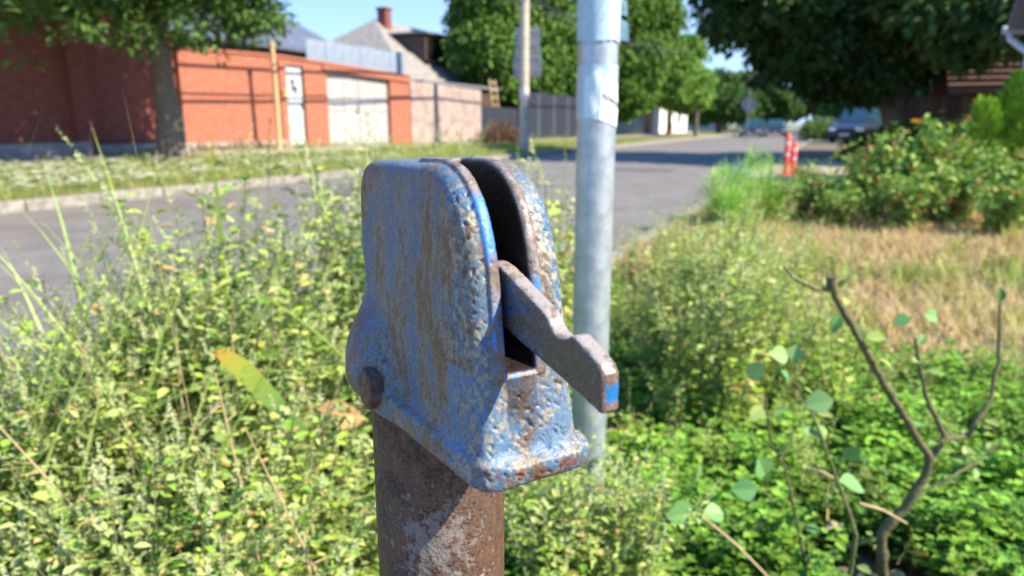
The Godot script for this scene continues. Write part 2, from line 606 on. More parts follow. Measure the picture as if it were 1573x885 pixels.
func pipe_mesh() -> ArrayMesh:
	var vs := PackedVector3Array()
	var idx := PackedInt32Array()
	var cs := PackedColorArray()
	var rows := []
	var y := 0.0
	while y < 0.66:
		rows.append(y); y += 0.02
	while y < 0.919:
		rows.append(y); y += 0.0011
	var K := 200
	for yy in rows:
		for k in K:
			var a := TAU * k / K
			var d := Vector3(cos(a), 0, sin(a))
			var p := d * 0.0335 + Vector3(0, yy, 0)
			var big := fine.get_noise_3d(p.x * 2200 + 5, p.y * 1500, p.z * 2200)
			var mid := fine.get_noise_3d(p.x * 7000, p.y * 5000, p.z * 7000)
			var tiny := fine.get_noise_3d(p.x * 22000, p.y * 22000, p.z * 22000)
			p += d * (mid * 0.0004 + tiny * 0.00025)
			var c := Color(0.10, 0.062, 0.046).lerp(Color(0.17, 0.105, 0.075), clampf(0.5 + mid * 1.4, 0, 1))
			c = c.lerp(Color(0.045, 0.03, 0.026), smoothstep(0.1, 0.4, tiny + big * 0.5))
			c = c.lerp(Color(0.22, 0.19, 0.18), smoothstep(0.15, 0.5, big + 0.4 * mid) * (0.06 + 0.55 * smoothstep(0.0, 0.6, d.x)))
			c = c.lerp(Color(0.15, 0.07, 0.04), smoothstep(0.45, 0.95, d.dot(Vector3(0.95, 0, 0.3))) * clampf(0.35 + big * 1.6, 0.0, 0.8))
			# pale splashes of lime on the side that faces the street corner
			for spl in [[0.02, 0.852, 0.021, 0.36], [0.25, 0.795, 0.022, 0.65]]:
				var ang: float = atan2(d.x, d.z)
				var q := Vector2((ang - spl[0]) * 0.0335, yy - spl[1])
				var far: float = q.length() / spl[2] + mid * 1.6 + tiny * 0.9
				c = c.lerp(Color(0.52, 0.50, 0.48), smoothstep(1.0, 0.35, far) * spl[3])
			vs.append(p)
			cs.append(c)
	for i in rows.size() - 1:
		for k in K:
			var a := i * K + k
			var b := i * K + (k + 1) % K
			idx.append_array([a, b, b + K, a, b + K, a + K])
	var arr := []
	arr.resize(Mesh.ARRAY_MAX)
	arr[Mesh.ARRAY_VERTEX] = vs
	arr[Mesh.ARRAY_NORMAL] = face_normals(vs, idx)
	arr[Mesh.ARRAY_COLOR] = cs
	arr[Mesh.ARRAY_INDEX] = idx
	var am := ArrayMesh.new()
	am.add_surface_from_arrays(Mesh.PRIMITIVE_TRIANGLES, arr)
	return am

func hex_bolt() -> ArrayMesh:       # axis along z, head outwards
	var st := st_new()
	var prof := [[0.0, 0.0094], [0.0055, 0.0094], [0.0072, 0.0086], [0.0080, 0.0068], [0.0082, 0.0]]
	st.set_smooth_group(-1)
	for i in prof.size() - 1:
		for k in 24:
			var ps := []
			for e in [[i, k], [i, k + 1], [i + 1, k + 1], [i + 1, k]]:
				var a: float = TAU * e[1] / 24.0
				var r: float = prof[e[0]][1]
				var hexr := 0.0079 / cos(fposmod(a + 0.3, TAU / 6) - TAU / 12)
				r = minf(r, hexr) * (1.0 + 0.02 * sin(a * 5.0))
				ps.append(Vector3(cos(a) * r, sin(a) * r, prof[e[0]][0]))
			quad(st, ps[0], ps[1], ps[2], ps[3])
	return done(st)

func rusty(m: StandardMaterial3D, relief: float, rep: float) -> StandardMaterial3D:
	m.vertex_color_use_as_albedo = true
	m.albedo_texture = noise_tex(Color(0.80, 0.80, 0.80), Color(1, 1, 1), 0.05, 512, 5, 11, 0.2, 0.75)
	m.uv1_triplanar = true
	m.uv1_scale = Vector3.ONE * rep
	m.heightmap_enabled = true
	m.heightmap_texture = noise_tex(Color.BLACK, Color.WHITE, 0.035, 512, 5, 12)
	m.heightmap_scale = relief
	return m

func build_post() -> void:
	var o := thing("barrier_post", "rusty steel pipe post capped by a chipped blue cast latch head with a lever", "post", Vector3(-0.0377, 0.0, -0.3413))
	part("pipe", pipe_mesh(), rusty(plain(Color.WHITE, 0.62, 0.15), 0.03, 22.0), o)
	var yaw := -(PI / 2 - deg_to_rad(59.4)) - deg_to_rad(0.0)
	# x axis of the head = (cos 59.4, 0, sin 59.4)
	var turn := Vector3(0, -deg_to_rad(59.4), 0)
	var at := Vector3(0, 0.914, 0)
	var h := 0.0008
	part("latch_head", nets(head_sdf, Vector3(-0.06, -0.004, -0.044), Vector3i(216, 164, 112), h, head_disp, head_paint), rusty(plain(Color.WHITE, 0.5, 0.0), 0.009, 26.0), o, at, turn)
	lev = lever_outline()
	part("lever", nets(lever_sdf, Vector3(0.036, 0.040, 0.003), Vector3i(200, 96, 24), 0.0006, lever_disp, lever_paint), rusty(plain(Color.WHITE, 0.38, 0.2), 0.008, 40.0), o, at, turn)
	var b := part("bolt", hex_bolt(), mottled(lin(0.07, 0.04, 0.03), lin(0.16, 0.10, 0.08), 0.6, 40.0, 0.02, 0.03, 5, false, 0.2), o, at + Vector3(0, 0, 0), turn)
	b.position = at + Basis.from_euler(turn) * Vector3(0.0036, 0.0132, 0.0318)
	b.scale = Vector3(1.14, 1.14, 1.05)

# ================================================================ plants near the camera
var leaf_greens := [Color(0.25, 0.43, 0.04), Color(0.38, 0.53, 0.06), Color(0.50, 0.58, 0.12), Color(0.13, 0.28, 0.03)]

func weed(height: float, stems: int, spike: float, seed_: int) -> Node3D:
	rng.seed = seed_
	var o := Node3D.new()
	var ss := st_new()
	var ls := SurfaceTool.new(); ls.begin(Mesh.PRIMITIVE_TRIANGLES)
	var fs := SurfaceTool.new(); fs.begin(Mesh.PRIMITIVE_TRIANGLES)
	for k in stems:
		var ang := rr(0, TAU)
		var lean := rr(0.05, 0.42)
		var hh := height * rr(0.72, 1.05)
		var pts := []
		var rad := []
		var dir := Vector3(cos(ang), 0, sin(ang))
		for i in 7:
			var f := i / 6.0
			pts.append(dir * (0.02 + lean * hh * f * f * 0.8) + Vector3(0, hh * f, 0) + Vector3(rr(-1, 1), 0, rr(-1, 1)) * 0.008 * f)
			rad.append(0.0028 * (1.0 - 0.7 * f))
		add_tube(ss, pts, rad, 5, Color(0.15, 0.18, 0.07))
		var n_leaf := int(hh * 88)
		for i in n_leaf:
			var f := rr(0.12, 1.0) ** 0.8
			var at: int = mini(int(f * 6), 5)
			var p: Vector3 = pts[at].lerp(pts[at + 1], f * 6 - at)
			var a := rr(0, TAU)
			var out := Vector3(cos(a), rr(-0.1, 0.7), sin(a)).normalized()
			var c: Color = leaf_greens[rng.randi() % 4].lerp(Color(0.48, 0.50, 0.26), rr(0.0, 0.8) * f)
			if rng.randf() < 0.07: c = Color(0.50, 0.30, 0.11).lerp(Color(0.62, 0.52, 0.22), rng.randf())
			var L := rr(0.012, 0.044) * (1.2 - 0.5 * f)
			var petiole := out * rr(0.004, 0.02)
			add_leaf(ls, p + petiole, out, (Vector3.UP + rand_dir() * 0.5).normalized(), L, L * rr(0.42, 0.62), rr(0.0, 0.35), c, 2)
		# flower and seed spikes at the top and from the upper axils
		var n_sp := 2 + int(rr(1.0, 4.6))
		for i in n_sp:
			var f2 := 1.0 if i == 0 else rr(0.5, 0.97)
			var at2: int = mini(int(f2 * 6), 5)
			var p2: Vector3 = pts[at2].lerp(pts[at2 + 1], f2 * 6 - at2)
			var d2 := (Vector3.UP + dir * lean + rand_dir() * (0.25 if i == 0 else 0.6)).normalized()
			var L2 := spike * rr(0.5, 1.1)
			var tone := Color(0.42, 0.48, 0.20).lerp(Color(0.62, 0.62, 0.40), rng.randf())
			for j in int(L2 * 620):
				var g := rng.randf()
				var a2 := rr(0, TAU)
				var o2 := d2.cross(Vector3(cos(a2), 0.3, sin(a2))).normalized()
				add_leaf(fs, p2 + d2 * L2 * g, (o2 + d2 * rr(0.3, 1.2)).normalized(), d2, rr(0.005, 0.010) * (1.15 - 0.7 * g), 0.0045, 0.2, tone.lerp(Color(0.38, 0.46, 0.16), rr(0, 0.5)), 1)
	part("stem", done(ss), M.stem, o)
	var lv := part("leaves", ls.commit(), M.leaf, o)
	lv.set_meta("kind", "stuff")
	if spike > 0.0:
		var sp := part("flower_spikes", fs.commit(), M.leaf, o)
		sp.set_meta("kind", "stuff")
	return o

func plant_weeds() -> void:
	var kinds := []
	for k in 6:
		kinds.append(weed([0.62, 0.66, 0.58, 0.64, 0.6, 0.5][k], [9, 10, 8, 10, 9, 7][k], [0.06, 0.085, 0.05, 0.07, 0.055, 0.075][k], 40 + k))
	var lab := "pale green seeding weed in the dense clump left of the barrier post"
	var grp := "seeding weeds left of the barrier post"
	rng.seed = 7
	var first := {}
	var spots := []
	for i in 270:
		var d := rr(0.62, 2.35)
		var x := rr(-1.55, -0.14) * (0.55 + 0.45 * d)
		var p := Vector3(x, 0.08, -d)
		var t := p.dot(TDIR)
		if t < -1.40 or t > -0.16: continue
		if absf(x + 0.04) < 0.14 and d < 0.75: continue
		# the clump is tallest along the kerb and falls away towards the camera
		var top := 0.40 + 0.36 * (d - 0.6)
		if x > -0.30 * d: top -= 0.16
		if x < -0.62 * d: top *= 0.9
		top = clampf(top, 0.22, 0.86)
		var side := clampf(-x / d, 0.1, 0.75)                       # lower towards the left, where the road shows
		var slope: float = lerpf(0.118, 0.285, smoothstep(0.28, 0.70, side))
		top = clampf(minf(top, (1.05 - d * slope - 0.08) * (1.0 + 0.12 * smoothstep(1.2, 1.7, d))), 0.2, 0.86)
		spots.append([p, top, lab, grp])
	for q in [[0.10, 1.95, 0.86], [0.16, 2.05, 0.78], [0.06, 2.1, 0.7], [0.0, 1.8, 0.6], [0.12, 1.85, 0.82], [0.14, 2.15, 0.9], [0.08, 1.75, 0.72], [0.19, 1.95, 0.7]]:
		spots.append([Vector3(q[0], 0.08, -q[1]), q[2], "tall pale weed spike rising between the barrier post and the galvanised pole", "tall weeds behind the barrier post"])
	for i in 60:
		var d2 := rr(1.9, 4.2)
		var x2 := rr(0.18, 0.42) * d2 + rr(-0.1, 0.25)
		if Vector3(x2, 0, -d2).dot(TDIR) < -1.35: continue
		spots.append([Vector3(x2, 0.08, -d2), rr(0.26, 0.52), "scrubby weed with pale sprigs on the verge right of the galvanised pole", "scrubby weeds right of the galvanised pole"])
	for i in 16:
		var d3 := rr(1.9, 3.1)
		spots.append([Vector3(rr(0.24, 0.40) * d3, 0.08, -d3), rr(0.45, 0.72), "tall pale sprig weed at the kerb right of the galvanised pole", "tall sprig weeds by the kerb"])
	for i in 14:
		var d4 := rr(1.08, 1.34)
		spots.append([Vector3(rr(0.05, 0.26) * d4 / 1.3, 0.08, -d4), rr(0.28, 0.44), "low leafy weed in front of the foot of the galvanised pole", "low weeds at the pole's foot"])
	for i in 34:
		var d6 := rr(1.5, 2.6)
		spots.append([Vector3(rr(0.18, 0.78) * d6, 0.08, -d6), rr(0.14, 0.27), "small weed poking out of the green ground cover around the bare rose bush", "small weeds in the ground cover"])
	for i in spots.size():
		var sp: Array = spots[i]
		var k := rng.randi() % 6
		var o: Node3D
		if not first.has(k):
			o = kinds[k]
			o.name = numbered("weed_plant")
			add_child(o)
			first[k] = true
		else:
			o = kinds[k].duplicate()
			o.name = numbered("weed_plant")
			add_child(o)
		o.position = sp[0]
		o.rotation.y = rr(0, TAU)
		o.scale = Vector3.ONE * (float(sp[1]) / 0.62) * rr(0.92, 1.06)
		tag(o, sp[2], "weed", sp[3])
	for k in kinds.size():
		if not first.has(k): kinds[k].free()

func plant_blades() -> void:
	# long arching blades at the left edge and a few thin seed stalks
	rng.seed = 21
	for i in 34:
		var st := SurfaceTool.new(); st.begin(Mesh.PRIMITIVE_TRIANGLES)
		var n := 4 + rng.randi() % 5
		for k in n:
			var a := rr(-0.7, 0.9)
			var d := Vector3(cos(a) * rr(0.25, 1.1), 1.0, -sin(a) * rr(0.2, 0.6)).normalized()
			if rng.randf() < 0.4: d.x = -d.x
			add_blade(st, Vector3(rr(-0.03, 0.03), 0, rr(-0.03, 0.03)), d, rr(0.45, 0.80), rr(0.006, 0.010), rr(0.2, 1.3), Color(0.26, 0.42, 0.09).lerp(Color(0.55, 0.62, 0.24), rng.randf()), 8)
		var p := Vector3(rr(-1.12, -0.55), rr(0.22, 0.42), -rr(0.95, 1.45))
		if p.dot(TDIR) < -1.45: p += TDIR * 0.25
		var o := part("grass_tuft", st.commit(), M.leaf, null, p)
		tag(o, "tuft of long arching grass blades at the left edge of the weed clump", "grass", "grass tufts in the weed clump")
	for q in [[Vector3(-0.62, 0.45, -1.5), Vector3(0.02, 0.9, 0.05), 0.62, "long green grass blade standing above the weeds before the street"],
			[Vector3(-0.40, 0.55, -0.85), Vector3(-0.075, 1.0, 0.02), 0.55, "thin dry straw stalk standing tall in front of the street tree"],
			[Vector3(-0.30, 0.62, -1.25), Vector3(-0.75, 0.85, 0.1), 0.30, "yellow green iris leaf arching left behind the barrier post"]]:
		var st := SurfaceTool.new(); st.begin(Mesh.PRIMITIVE_TRIANGLES)
		var dry: bool = String(q[3]).contains("straw")
		add_blade(st, q[0], (q[1] as Vector3).normalized(), q[2], 0.005 if dry else 0.014, 0.12 if dry else 0.5, Color(0.42, 0.34, 0.16) if dry else Color(0.2, 0.30, 0.06), 9)
		tag(part("straw_stalk" if dry else "long_grass", st.commit(), M.leaf, null), q[3], "grass")
	# the broad half-dead iris leaf
	var o := thing("iris_leaf", "broad yellowing iris leaf with a brown tip sunk in the weeds", "leaf", Vector3(-0.325, 0.50, -1.10))
	var st := SurfaceTool.new(); st.begin(Mesh.PRIMITIVE_TRIANGLES)
	var pts := [Vector3(-0.02, 0.045, 0.0), Vector3(-0.055, 0.105, 0.02), Vector3(-0.095, 0.175, 0.045), Vector3(-0.118, 0.205, 0.06), Vector3(-0.130, 0.213, 0.07)]
	var wid := [0.008, 0.014, 0.016, 0.011, 0.001]
	var cols := [Color(0.13, 0.25, 0.09), Color(0.17, 0.30, 0.08), Color(0.30, 0.36, 0.06), Color(0.42, 0.30, 0.06), Color(0.30, 0.12, 0.04)]
	for k in 4:
		var dd: Vector3 = (pts[k + 1] - pts[k]).normalized()
		var sd := dd.cross(Vector3(0.25, 0.35, 0.9)).normalized()
		var nn := sd.cross(dd)
		st.set_normal(-nn if nn.z < 0 else nn)
		for e in [[k, -1], [k + 1, -1], [k + 1, 0], [k, -1], [k + 1, 0], [k, 0], [k, 0], [k + 1, 0], [k + 1, 1], [k, 0], [k + 1, 1], [k, 1]]:
			st.set_color(cols[e[0]])
			st.add_vertex(pts[e[0]] + sd * wid[e[0]] * e[1] - nn * (0.006 if e[1] == 0 else 0.0))
	part("blade", st.commit(), M.leaf, o)
	# fallen brown leaves
	for q in [[Vector3(-0.273, 0.612, -1.05), 0.07, 0.2, "tan dead leaf caught in the weeds beside the bolt"], [Vector3(-0.22, 0.57, -1.12), 0.06, 2.0, "darker orange dead leaf just behind the pipe's left edge"],
			[Vector3(-0.36, 0.32, -0.95), 0.07, 0.9, "yellow dead leaf low in the weeds at the bottom of the clump"], [Vector3(-0.45, 0.55, -1.0), 0.05, 0.4, "small orange leaf below the iris leaf"]]:
		var s2 := SurfaceTool.new(); s2.begin(Mesh.PRIMITIVE_TRIANGLES)
		var a: float = q[2]
		add_leaf(s2, Vector3.ZERO, Vector3(cos(a), 0.1, sin(a)).normalized(), Vector3(0.1, 0.75, 0.65).normalized(), q[1], float(q[1]) * 0.42, 0.25, Color(0.50, 0.30, 0.13), 4)
		tag(part("dead_leaf", s2.commit(), M.leaf, null, q[0] - Vector3(float(q[1]) * 0.5, 0, 0)), q[3], "leaf")
	rng.seed = 6
	for i in 26:
		var s5 := st_new()
		var d5 := rr(0.85, 1.6)
		var p5 := Vector3(rr(-0.85, -0.18) * d5, 0.1, -d5)
		if p5.dot(TDIR) < -1.4: continue
		var tip := Vector3(rr(-0.25, 0.25), rr(0.35, 0.62) + 0.22 * (d5 - 0.85), rr(-0.1, 0.2))
		add_tube(s5, [Vector3.ZERO, tip * 0.5 + Vector3(rr(-0.02, 0.02), 0.02, 0), tip], [0.0026, 0.0022, 0.001], 5)
		for j in 5:
			var q5 := tip * rr(0.45, 0.95)
			add_tube(s5, [q5, q5 + rand_dir() * rr(0.02, 0.06)], [0.0014, 0.0005], 4)
		tag(part("dry_stalk", done(s5), M.straw, null, p5), "dead branching straw-coloured stalk among the seeding weeds", "stalk", "dead stalks in the weed clump")
	# dry stalks lying among the green
	rng.seed = 5
	for q in [[Vector3(-0.28, 0.18, -0.92), Vector3(-0.33, 0.47, -1.0), "tan dry stalk leaning in the weeds left of the pipe"], [Vector3(0.54, 0.43, -1.2), Vector3(0.60, 0.41, -1.2), "short pale straw across the rose twigs"],
			[Vector3(0.62, 0.39, -1.15), Vector3(0.71, 0.35, -1.15), "pale straw pointing down to the rose stem"], [Vector3(0.36, 0.33, -1.2), Vector3(0.47, 0.24, -1.15), "tan dry stem lying in the leaves left of the rose bush"]]:
		var s3 := st_new()
		add_tube(s3, [q[0], (q[0] as Vector3).lerp(q[1], 0.5) + Vector3(0, 0.006, 0), q[1]], [0.0028, 0.0028, 0.0018], 6)
		tag(part("dry_stalk", done(s3), M.straw, null), q[2], "stalk")

func plant_rose_stem() -> void:
	var o := thing("bare_rose_bush", "nearly bare rose bush with dark thorny canes and a few round leaves", "bush", Vector3(0.742, 0.08, -1.25))
	var b := o.position
	var canes := [
		[[Vector3(0.742, 0.07, -1.25), Vector3(0.742, 0.157, -1.25), Vector3(0.723, 0.266, -1.25), Vector3(0.764, 0.324, -1.25), Vector3(0.797, 0.4, -1.25), Vector3(0.798, 0.428, -1.25)], 0.0125, 0.009],
		[[Vector3(0.798, 0.428, -1.25), Vector3(0.732, 0.516, -1.235), Vector3(0.669, 0.6, -1.22), Vector3(0.608, 0.689, -1.205), Vector3(0.554, 0.765, -1.19), Vector3(0.542, 0.783, -1.175)], 0.0085, 0.0065],
		[[Vector3(0.547, 0.774, -1.18), Vector3(0.51, 0.78, -1.17), Vector3(0.47, 0.799, -1.16), Vector3(0.449, 0.82, -1.15)], 0.0055, 0.0022],
		[[Vector3(0.798, 0.428, -1.25), Vector3(0.835, 0.46, -1.27), Vector3(0.891, 0.455, -1.29), Vector3(0.938, 0.521, -1.31), Vector3(0.957, 0.597, -1.33), Vector3(0.953, 0.718, -1.35)], 0.0075, 0.0025],
		[[Vector3(0.835, 0.46, -1.27), Vector3(0.797, 0.533, -1.28), Vector3(0.783, 0.584, -1.29), Vector3(0.769, 0.652, -1.3)], 0.0065, 0.003],
		[[Vector3(0.648, 0.15, -1.21), Vector3(0.648, 0.298, -1.2), Vector3(0.588, 0.431, -1.19), Vector3(0.542, 0.531, -1.18), Vector3(0.495, 0.611, -1.17)], 0.0055, 0.002],
		[[Vector3(0.6, 0.12, -1.23), Vector3(0.547, 0.295, -1.22), Vector3(0.502, 0.435, -1.2), Vector3(0.466, 0.488, -1.18), Vector3(0.44, 0.582, -1.16)], 0.005, 0.0022],
		[[Vector3(0.79, 0.35, -1.255), Vector3(0.86, 0.385, -1.265), Vector3(0.91, 0.403, -1.28), Vector3(0.97, 0.441, -1.3)], 0.004, 0.0018],
		[[Vector3(0.736, 0.244, -1.27), Vector3(0.611, 0.204, -1.27), Vector3(0.523, 0.184, -1.27)], 0.004, 0.002]]
	rng.seed = 3
	for c in canes:
		var pts := []
		var rad := []
		var src: Array = c[0]
		var n: int = (src.size() - 1) * 6
		var curve := Curve3D.new()
		for i in src.size():
			var t: Vector3 = (src[mini(i + 1, src.size() - 1)] - src[maxi(i - 1, 0)]) / 7.0
			curve.add_point(src[i] - b, -t, t)
		var len := curve.get_baked_length()
		for i in n + 1:
			var f := float(i) / n
			pts.append(curve.sample_baked(len * f) + rand_dir() * 0.0012)
			rad.append(lerpf(c[1], c[2], f) * 0.88 * (1.0 + (0.22 if i % 6 == 0 else 0.0) + rr(-0.06, 0.06)))
		var st := st_new()
		add_tube(st, pts, rad, 9)
		for i in range(2, n, 3):
			var od := rand_dir()
			add_tube(st, [pts[i], pts[i] + od * (rad[i] + 0.006)], [0.0022, 0.0002], 5)
		part("cane", done(st), M.bark_rose if c[1] > 0.006 else M.cane_green, o)
	var stub := st_new()
	add_tube(stub, [Vector3(0.542, 0.783, -1.175) - b, Vector3(0.537, 0.800, -1.172) - b], [0.009, 0.0085], 8)
	part("pruned_stub", done(stub), M.bark_rose, o)
	for q in [[0.454, 0.668, -1.15, 0.0187], [0.521, 0.59, -1.13, 0.0241], [0.434, 0.62, -1.2, 0.021], [0.5, 0.654, -1.2, 0.0165], [0.475, 0.623, -1.17, 0.0132], [0.292, 0.399, -1.1, 0.0262], [0.325, 0.443, -1.15, 0.0259], [0.603, 0.426, -1.15, 0.0259],
			[0.403, 0.434, -1.12, 0.0224], [0.795, 0.696, -1.3, 0.0163], [0.741, 0.687, -1.3, 0.0163], [0.907, 0.415, -1.3, 0.0147], [0.438, 0.465, -1.14, 0.0214], [0.346, 0.399, -1.1, 0.0207], [0.632, 0.452, -1.22, 0.0199], [0.545, 0.501, -1.2, 0.018]]:
		var s2 := SurfaceTool.new(); s2.begin(Mesh.PRIMITIVE_TRIANGLES)
		var r: float = float(q[3]) * 0.95
		var a := rr(0, TAU)
		var d := Vector3(cos(a), sin(a) * 0.7, rr(-0.3, 0.5)).normalized()
		var nrm := (Vector3(0.1, 0.7, 0.65) + rand_dir() * 0.6).normalized()
		var base := Vector3(q[0], q[1], q[2]) - b
		add_leaf(s2, base - d * r, d, nrm, r * 2.1, r * 1.9, 0.12, Color(0.12, 0.29, 0.10).lerp(Color(0.28, 0.44, 0.15), rng.randf()), 4)
		part("leaf", s2.commit(), M.leaf_gloss, o)
		var s3 := st_new()
		add_tube(s3, [base - d * r, base - d * (r + 0.012) - Vector3(0, 0.006, 0), base - d * (r + 0.028) - Vector3(0, 0.022, 0)], [0.0008, 0.001, 0.0013], 5)
		part("leaf_stalk", done(s3), M.cane_green, o)
	for i in 60:                     # smaller leaves along the thin shoots
		var c: Array = canes[[5, 6, 7, 3, 8, 4, 1][i % 7]][0]
		var k := rng.randi() % (c.size() - 1)
		var pt: Vector3 = (c[k] as Vector3).lerp(c[k + 1], rng.randf()) - b
		var dd := (rand_dir() + Vector3(0, 0.3, 0.2)).normalized()
		var s4 := SurfaceTool.new(); s4.begin(Mesh.PRIMITIVE_TRIANGLES)
		var L := rr(0.014, 0.034)
		add_leaf(s4, pt + dd * 0.012, dd, (Vector3(0.1, 0.75, 0.5) + rand_dir() * 0.6).normalized(), L, L * rr(0.6, 0.8), rr(0.1, 0.4), Color(0.12, 0.28, 0.08).lerp(Color(0.38, 0.42, 0.12), rng.randf()), 3)
		add_blade(s4, pt, dd, 0.014, 0.0018, 0.0, Color(0.2, 0.2, 0.06), 2)
		part("leaf", s4.commit(), M.leaf_gloss, o)

func plant_cover() -> void:
	# bright low ground cover: sprigs of small rounded leaves
	rng.seed = 11
	var st := SurfaceTool.new(); st.begin(Mesh.PRIMITIVE_TRIANGLES)
	for k in 14:
		var h := rr(0.015, 0.14)
		var a := rr(0, TAU)
		var p := Vector3(cos(a) * rr(0, 0.05), h, sin(a) * rr(0, 0.05))
		for j in 3:
			var b := a + (j - 1) * 1.9 + rr(-0.4, 0.4)
			var L := rr(0.010, 0.027)
			add_leaf(st, p, Vector3(cos(b), rr(-0.05, 0.5), sin(b)).normalized(), (Vector3.UP + rand_dir() * 0.45).normalized(), L, L * rr(0.7, 0.9), rr(0.0, 0.3), (Color(0.13, 0.36, 0.04).lerp(Color(0.33, 0.58, 0.10), rng.randf()) if rng.randf() > 0.05 else Color(0.55, 0.48, 0.14)), 2)
		add_blade(st, Vector3(p.x * 0.3, -0.02, p.z * 0.3), (p - Vector3(p.x * 0.3, -0.02, p.z * 0.3)).normalized(), h + 0.03, 0.0022, 0.0, Color(0.22, 0.24, 0.09), 2)
	var sprig := st.commit()
	var places := []
	var tints := []
	for i in 13500:
		var d := 0.85 + 3.9 * pow(rng.randf(), 1.35)
		var x := rr(-0.55, 0.95) * (d + 0.15)
		var p := Vector3(x, 0, -d)
		var t := p.dot(TDIR)
		if t < -1.36: continue
		if x > 0.60 and x < 0.86 and d < 1.45: continue
		if Vector2(x - 2.2, d - 3.3).length() < 0.9: continue
		var cl := fine.get_noise_2d(x * 160, d * 160)
		if d > 2.6 and rng.randf() < smoothstep(2.0, 3.9, d) + cl * 1.4: continue
		p.y = 0.07 + 0.05 * fine.get_noise_2d(x * 200 + 99, d * 200) + 0.05 * smoothstep(-0.2, 0.3, cl)
		var s := rr(0.5, 1.0)
		places.append(Transform3D(Basis(Vector3.UP, rr(0, TAU)).scaled(Vector3(s, s * rr(0.8, 1.5), s)), p))
		var dim := rr(0.45, 1.1) * (0.85 + 0.5 * cl)
		tints.append(Color(dim * rr(0.85, 1.2), dim, dim * rr(0.7, 1.1)))
	tag(scatter("ground_cover", sprig, M.leaf, places, tints), "bright green small-leaved ground cover around the post and the pole", "ground cover")
	# dead leaves and bits of straw caught in it
	var lt := SurfaceTool.new(); lt.begin(Mesh.PRIMITIVE_TRIANGLES)
	add_leaf(lt, Vector3.ZERO, Vector3(1, 0.1, 0), Vector3.UP, 0.04, 0.02, 0.3, Color.WHITE, 3)
	add_blade(lt, Vector3(0.01, -0.01, 0.03), Vector3(-0.4, 0.25, 0.6).normalized(), 0.11, 0.003, 0.3, Color(1.0, 0.95, 0.8), 3)
	var lp := []
	var lc := []
	for i in 420:
		var d := rr(0.95, 3.6)
		var p := Vector3(rr(-0.5, 0.85) * d, rr(0.10, 0.24), -d)
		if p.dot(TDIR) < -1.3: continue
		lp.append(Transform3D((Basis(Vector3.UP, rr(0, TAU)) * Basis(Vector3.RIGHT, rr(-0.8, 0.8))).scaled(Vector3.ONE * rr(0.5, 1.4)), p))
		lc.append(Color(0.50, 0.33, 0.16).lerp(Color(0.62, 0.52, 0.28), rng.randf()))
	tag(scatter("leaf_litter", lt.commit(), M.leaf, lp, lc), "dead leaves and straw caught in the green ground cover", "leaf litter")
	# grass of the verge, green to straw coloured
	var g := SurfaceTool.new(); g.begin(Mesh.PRIMITIVE_TRIANGLES)
	for k in 12:
		var a := rr(0, TAU)
		add_blade(g, Vector3(cos(a), 0, sin(a)) * rr(0, 0.05), Vector3(cos(a) * rr(0.1, 0.7), 1, sin(a) * rr(0.1, 0.7)).normalized(), rr(0.09, 0.2), rr(0.003, 0.006), rr(0.3, 1.6), Color(0.85, 0.85, 0.85), 4)
	M.tuft = g.commit()
	var p2 := []
	var t2 := []
	var p3 := []
	var t3 := []
	for i in 15000:
		var s := 1.8 + 11.0 * pow(rng.randf(), 1.2)
		var t := rr(-1.34, 3.4)
		var p := R(s, t)
		if -p.z < 2.0 and rng.randf() < 0.7: continue
		p.y = 0.09
		var n := fine.get_noise_2d(s * 70, t * 70) + 0.5 * fine.get_noise_2d(s * 300, t * 300)
		var dry := smoothstep(2.6, 6.0, -p.z) * 0.95 + n * 1.3
		if -p.z > 4.5: dry = maxf(dry, 0.86 + n * 0.5)
		dry += 0.9 * smoothstep(1.1, 0.5, Vector2(p.x - 2.2, -p.z - 3.3).length())
		var bs := Transform3D(Basis(Vector3.UP, rr(0, TAU)).scaled(Vector3.ONE * rr(0.5, 1.1)), p)
		if rng.randf() < dry:
			p3.append(bs.scaled_local(Vector3(1.2, 0.6, 1.2)))
			t3.append(Color(0.80, 0.60, 0.33).lerp(Color(0.58, 0.41, 0.22), rng.randf()))
		elif rng.randf() < 0.75:
			p2.append(bs)
			t2.append(Color(0.34, 0.48, 0.09).lerp(Color(0.58, 0.62, 0.22), rng.randf()))
	tag(scatter("grass", M.tuft, M.leaf, p2, t2), "green grass growing on the near verge", "grass")
	tag(scatter("dry_grass", M.tuft, M.leaf, p3, t3), "straw coloured dry grass on the near verge in front of the roses", "dry grass")

